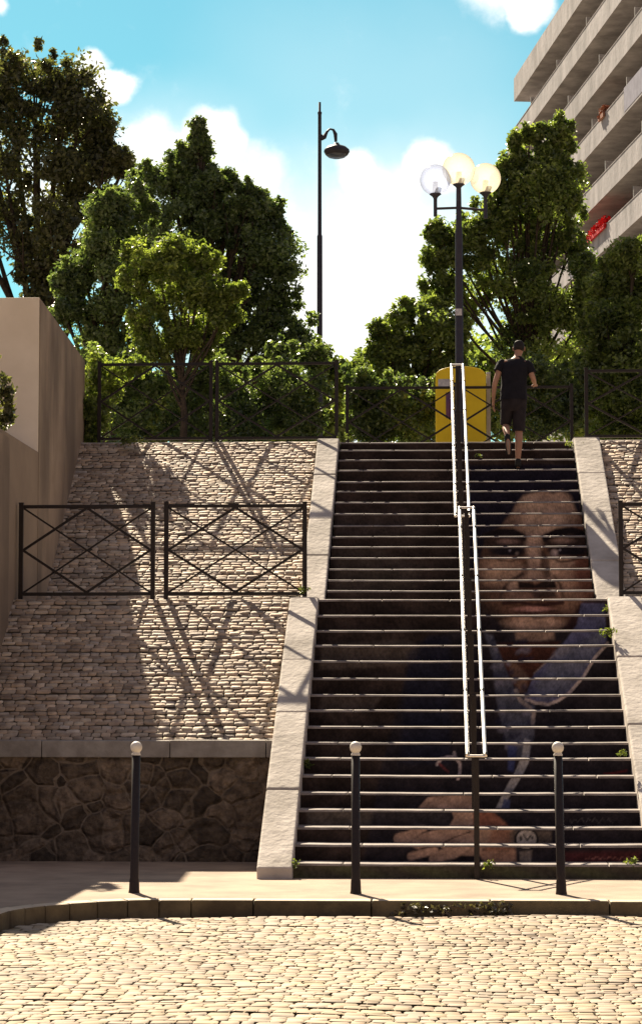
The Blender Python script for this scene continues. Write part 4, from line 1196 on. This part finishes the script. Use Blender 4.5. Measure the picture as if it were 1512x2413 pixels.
tree('tall_tree', 'tall bright-topped tree between the globe lamp and the balconies', 'tree', 42, [(1325, 312, 20), (1285, 335, 24), (1246, 328, 13), (1212, 345, 8), (1325, 360, 24), (1285, 380, 36), (1236, 395, 24), (1330, 420, 36), (1270, 450, 55), (1338, 480, 24), (1210, 460, 35), (1180, 510, 35), (1150, 500, 32), (1118, 545, 34), (1190, 445, 28), (1198, 400, 20), (1310, 520, 60), (1230, 540, 60), (1345, 565, 34), (1150, 570, 45), (1290, 610, 75), (1370, 650, 36), (1200, 640, 65), (1100, 600, 40), (1060, 570, 30), (1022, 560, 20), (1020, 620, 24), (1060, 650, 45), (1120, 690, 60), (1210, 730, 70), (1310, 710, 75), (1030, 700, 40), (1380, 720, 50), (1250, 800, 60), (1340, 800, 60)],
     GT, M['leaf_green'], 84000, .043, .30, 3.6, dvar=1.2, r0=.09, bx=pt(1245, 700, 42).x)
tree('round_tree', 'round mid-green tree left of the globe lamp post', 'tree', 41, [(985, 750, 42), (940, 780, 38), (1030, 760, 40), (905, 800, 28), (960, 830, 50), (1040, 820, 50), (900, 850, 36), (880, 890, 30), (1000, 880, 55), (930, 910, 45), (1080, 780, 30), (1060, 880, 40)],
     GT, M['leaf_green'], 38000, .042, .28, 6, dvar=.8, r0=.12)
tree('laurel_bush', 'low dark bushes behind the railing at the head of the stairs', 'bush', 38.6, [(840, 920, 38), (900, 950, 45), (970, 960, 50), (850, 980, 40), (1020, 950, 40), (940, 1010, 40), (870, 1010, 40), (1190, 960, 40), (1260, 900, 50), (1270, 980, 50), (1340, 930, 50), (1200, 900, 30), (1330, 1000, 40)],
     GT, M['leaf_cool'], 40000, .038, .25, 9, trunk=False, dvar=.5)
tree('willowy_tree', 'dark drooping tree in front of the lower balconies at the right edge', 'tree', 40, [(1490, 610, 35), (1450, 640, 30), (1500, 670, 45), (1440, 700, 45), (1500, 750, 55), (1420, 780, 50), (1480, 840, 60), (1400, 850, 45), (1440, 910, 55), (1510, 920, 50), (1560, 700, 70), (1560, 850, 80), (1420, 980, 50), (1500, 1000, 50)],
     GT, M['leaf_green'], 58000, .042, .3, 5, dvar=.9, r0=.13)
tree('pale_bush', 'small sunlit yellow-green bush far down the gap between the trees', 'bush', 47, [(800, 880, 24), (830, 900, 30), (850, 870, 20), (770, 900, 24), (800, 940, 36), (860, 930, 30), (735, 850, 16), (760, 850, 12)],
     GT, M['leaf_lime'], 6000, .07, .3, 10, trunk=False, dvar=.6)
tree('overhanging_shrub', 'shrub with thin leafy shoots overhanging the brown wall at the left edge', 'shrub', 25.9, [(-30, 900, 30), (2, 925, 17), (18, 945, 12), (-20, 960, 40), (10, 985, 17), (25, 990, 9), (2, 1010, 14)],
     ZL - .1, M['leaf_dark'], 700, .045, .09, 60, trunk=False, dvar=.1)


tree('distant_hedge', 'far belt of dark greenery closing the view behind the left railing', 'hedge', 58, [(x, 940 + 25 * math.sin(x * .02), 75) for x in range(160, 760, 45)] + [(x, 1010, 60) for x in range(160, 780, 50)],
     GT, M['leaf_green'], 40000, .09, .6, 4, trunk=False, dvar=1.5)
tree('distant_hedge', 'far belt of dark greenery closing the view behind the right railings', 'hedge', 58, [(x, 900 + 25 * math.sin(x * .02), 75) for x in range(1130, 1640, 45)] + [(x, 985, 60) for x in range(830, 1640, 50)],
     GT, M['leaf_green'], 40000, .09, .6, 4, trunk=False, dvar=1.5)


# small weeds
def weed(px, py, Y, label, n=40, s=.025, h=.05):
    c = pt(px, py, Y)
    C = np.array([[c.x + rng.normal(0, h * .8), Y + rng.normal(0, h * .3), c.z + rng.uniform(0, h * 1.2)] for _ in range(7)])
    v, f, cc = leaves(C, np.full(7, h * .7), n, s, .2)
    o = arr_mesh('weed', v, f, M['leaf_weed'], cols=cc); tag(o, label, 'weed', 'weeds in the joints of the steps')


weed(722, 1808, Ys[6] - .03, 'small green weed against the left stringer, seventh step up', 70, .02, .045)
weed(1428, 1440, 26.2, 'weed tuft on the right stringer just below the middle landing', 70, .022, .05)
weed(1433, 1498, 25.4, 'taller weed hanging along the right stringer under the landing', 90, .022, .06)
weed(1462, 1778, 23.0, 'weed at the right end of the eighth step', 50, .018, .035)
weed(1500, 2040, 21.6, 'weed at the right end of the bottom step', 50, .02, .04)
weed(694, 2044, 21.5, 'mossy weed at the left end of the bottom step', 70, .018, .045)
weed(1153, 2042, 21.5, 'yellowish weed growing on the bottom step near the middle', 50, .018, .035)
weed(1352, 1052, 32.5, 'weed at the right end of the topmost steps', 50, .02, .05)
weed(1128, 1078, 31.7, 'small sprig on the upper steps left of the walking person', 24, .018, .04)
weed(812, 1034, 32.9, 'weed at the left corner of the top landing', 40, .02, .05)
weed(712, 1395, 26.5, 'weed at the foot of the middle railing beside the left stringer', 60, .02, .04)
weed(300, 1045, 32.5, 'leafy weed at the top edge of the left slope under the climber', 160, .03, .10)

# dry litter in the gutter
xs = rng.uniform(-.34, .62, 60)
C = np.stack([xs, KY - .05 + rng.normal(0, .03, 60), RD + rng.uniform(.005, .09, 60)], -1)
v, f, cc = leaves(C, np.full(60, .03), 420, .022, .3)
o = arr_mesh('leaf_litter', v, f, M['leaf_dry'], cols=cc); tag(o, 'heap of dry leaves and twigs caught against the kerb', 'leaf litter', kind='stuff')

# ------------------------------------------------------------------ apartment block on the right
ang = math.atan((265 - XV) / F)
dF = Vector((-math.sin(ang), -math.cos(ang), 0)); dF = Vector((math.sin(-ang), -math.cos(ang), 0))   # along the facade, towards the viewer
nI = Vector((math.cos(ang), -math.sin(ang), 0))                                                     # into the building
P0 = Vector((pt(1210, 165, 139.8).x, 139.8, 0))
bl = empty('apartment_building', (P0.x + 6, P0.y, 0)); tag(bl, 'pale concrete apartment block with long stacked balconies', 'building')


def fbox(b, u0, u1, w0, w1, z0, z1, c=1.0):
    """u along the facade towards the viewer, w depth into the building"""
    P = [P0 + dF * u + nI * w for u, w in ((u0, w0), (u1, w0), (u1, w1), (u0, w1))]
    vs = [(p.x, p.y, z0) for p in P] + [(p.x, p.y, z1) for p in P]
    b.add(vs, [(0, 1, 2, 3), (7, 6, 5, 4), (0, 4, 5, 1), (1, 5, 6, 2), (2, 6, 7, 3), (3, 7, 4, 0)], c=c)


def fix(o):
    bm = bmesh.new(); bm.from_mesh(o.data); bmesh.ops.recalc_face_normals(bm, faces=bm.faces); bm.to_mesh(o.data); bm.free(); return o


off_ = abs((P0.x - 0) * math.cos(ang) + P0.y * -math.sin(ang))
zz_ = lambda s: EYE + s * off_
U1 = 62
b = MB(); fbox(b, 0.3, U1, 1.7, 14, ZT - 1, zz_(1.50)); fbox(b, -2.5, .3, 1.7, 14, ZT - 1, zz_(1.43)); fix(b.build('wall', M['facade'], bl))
b = MB(); fbox(b, 0, U1, 0, .22, zz_(1.511), zz_(1.57)); fbox(b, 0, .22, .22, 3, zz_(1.511), zz_(1.57)); fbox(b, .22, U1, .22, 12, zz_(1.511), zz_(1.511) + .25); fix(b.build('roof_cornice', M['concrete'], bl))
tops = [1.44, 1.322, 1.204, 1.083, .972]
while tops[-1] > .3: tops.append(tops[-1] - .118)
for i, s in enumerate(tops):
    zt = zz_(s); b = MB()
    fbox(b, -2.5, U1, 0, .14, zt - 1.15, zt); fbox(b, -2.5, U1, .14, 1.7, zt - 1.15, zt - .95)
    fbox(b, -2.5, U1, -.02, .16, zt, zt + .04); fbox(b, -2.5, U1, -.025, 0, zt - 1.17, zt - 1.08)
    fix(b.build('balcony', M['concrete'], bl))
    if i < 8:
        for j in range(9):
            u = 1.0 + j * 5.4 + (i % 2) * .5
            b = MB(); fbox(b, u, u + 3.4, 1.66, 1.69, zt - .95, zt + 1.25); w_ = fix(b.build('window', M['glass_dark'], bl))
            b = MB()
            for a in (u, u + 1.12, u + 2.24, u + 3.34): fbox(b, a, a + .06, 1.62, 1.655, zt - .95, zt + 1.25)
            fix(b.build('frame', M['frame_white'], w_))
        for j in range(5):
            u = 4.6 + j * 8.1 + (i * 3.1) % 5
            b = MB(); fbox(b, u, u + .08, .18, 1.6, zt, zt + .75); fix(b.build('partition', M['frame_white'], bl))
for (u0, u1, i, mt_, nm) in ((30.5, 37, 2, 'cloth_grey', 'privacy_screen'), (26, 27.6, 1, 'frame_white', 'blind'), (28.5, 30.5, 1, 'frame_white', 'blind'), (12, 13.5, 3, 'frame_white', 'blind'), (20, 21.5, 0, 'frame_white', 'blind'), (17, 22, 4, 'cloth_grey', 'privacy_screen')):
    b = MB(); zt = zz_(tops[i])
    if nm == 'blind': fbox(b, u0, u1, 1.56, 1.6, zt - .1, zt + 1.2)
    else: fbox(b, u0, u1, -.035, -.015 - .004, zt - 1.05, zt + .10)
    fix(b.build(nm, M[mt_], bl))
settle(bl)
for c in bl.children:
    for g2 in c.children: pass
# flowers on balconies
def flowers(px0, px1, py0, py1, mt, lab, s, nm):
    k_ = []
    for px, py in ((px0, py0), (px1, py1)):
        d = (px - XV) / F; # ray x = d*y ; facade x = P0.x + u*dF.x ...
        u = (P0.x - d * P0.y) / (d * dF.y - dF.x); k_.append(u)
    u0, u1 = sorted(k_); zt = zz_(s)
    n = int(abs(u1 - u0) * 60)
    uu = rng.uniform(u0, u1, n); ww = rng.uniform(-.12, .22, n)
    C = np.array([tuple(P0 + dF * a + nI * w)[:2] + (zt + rng.uniform(-.02, .38),) for a, w in zip(uu, ww)])
    v, f, cc = leaves(C, np.full(n, .1), n * 10, .07, .1)
    r = empty(nm, tuple(C.mean(0))); tag(r, lab, 'flowers')
    arr_mesh('blooms', v, f, M[mt], r, cols=cc)
    b = MB(); fbox(b, u0, u1, -.14, -.03, zt - .16, zt + .05); fix(b.build('planter_box', M[mt], r))
    settle(r)


flowers(1376, 1436, 568, 512, 'red', 'long row of bright red flowers on a lower balcony', tops[4], 'flower_box')
flowers(1424, 1436, 250, 238, 'orange', 'small clump of orange flowers on a balcony higher up', tops[2], 'flower_box')
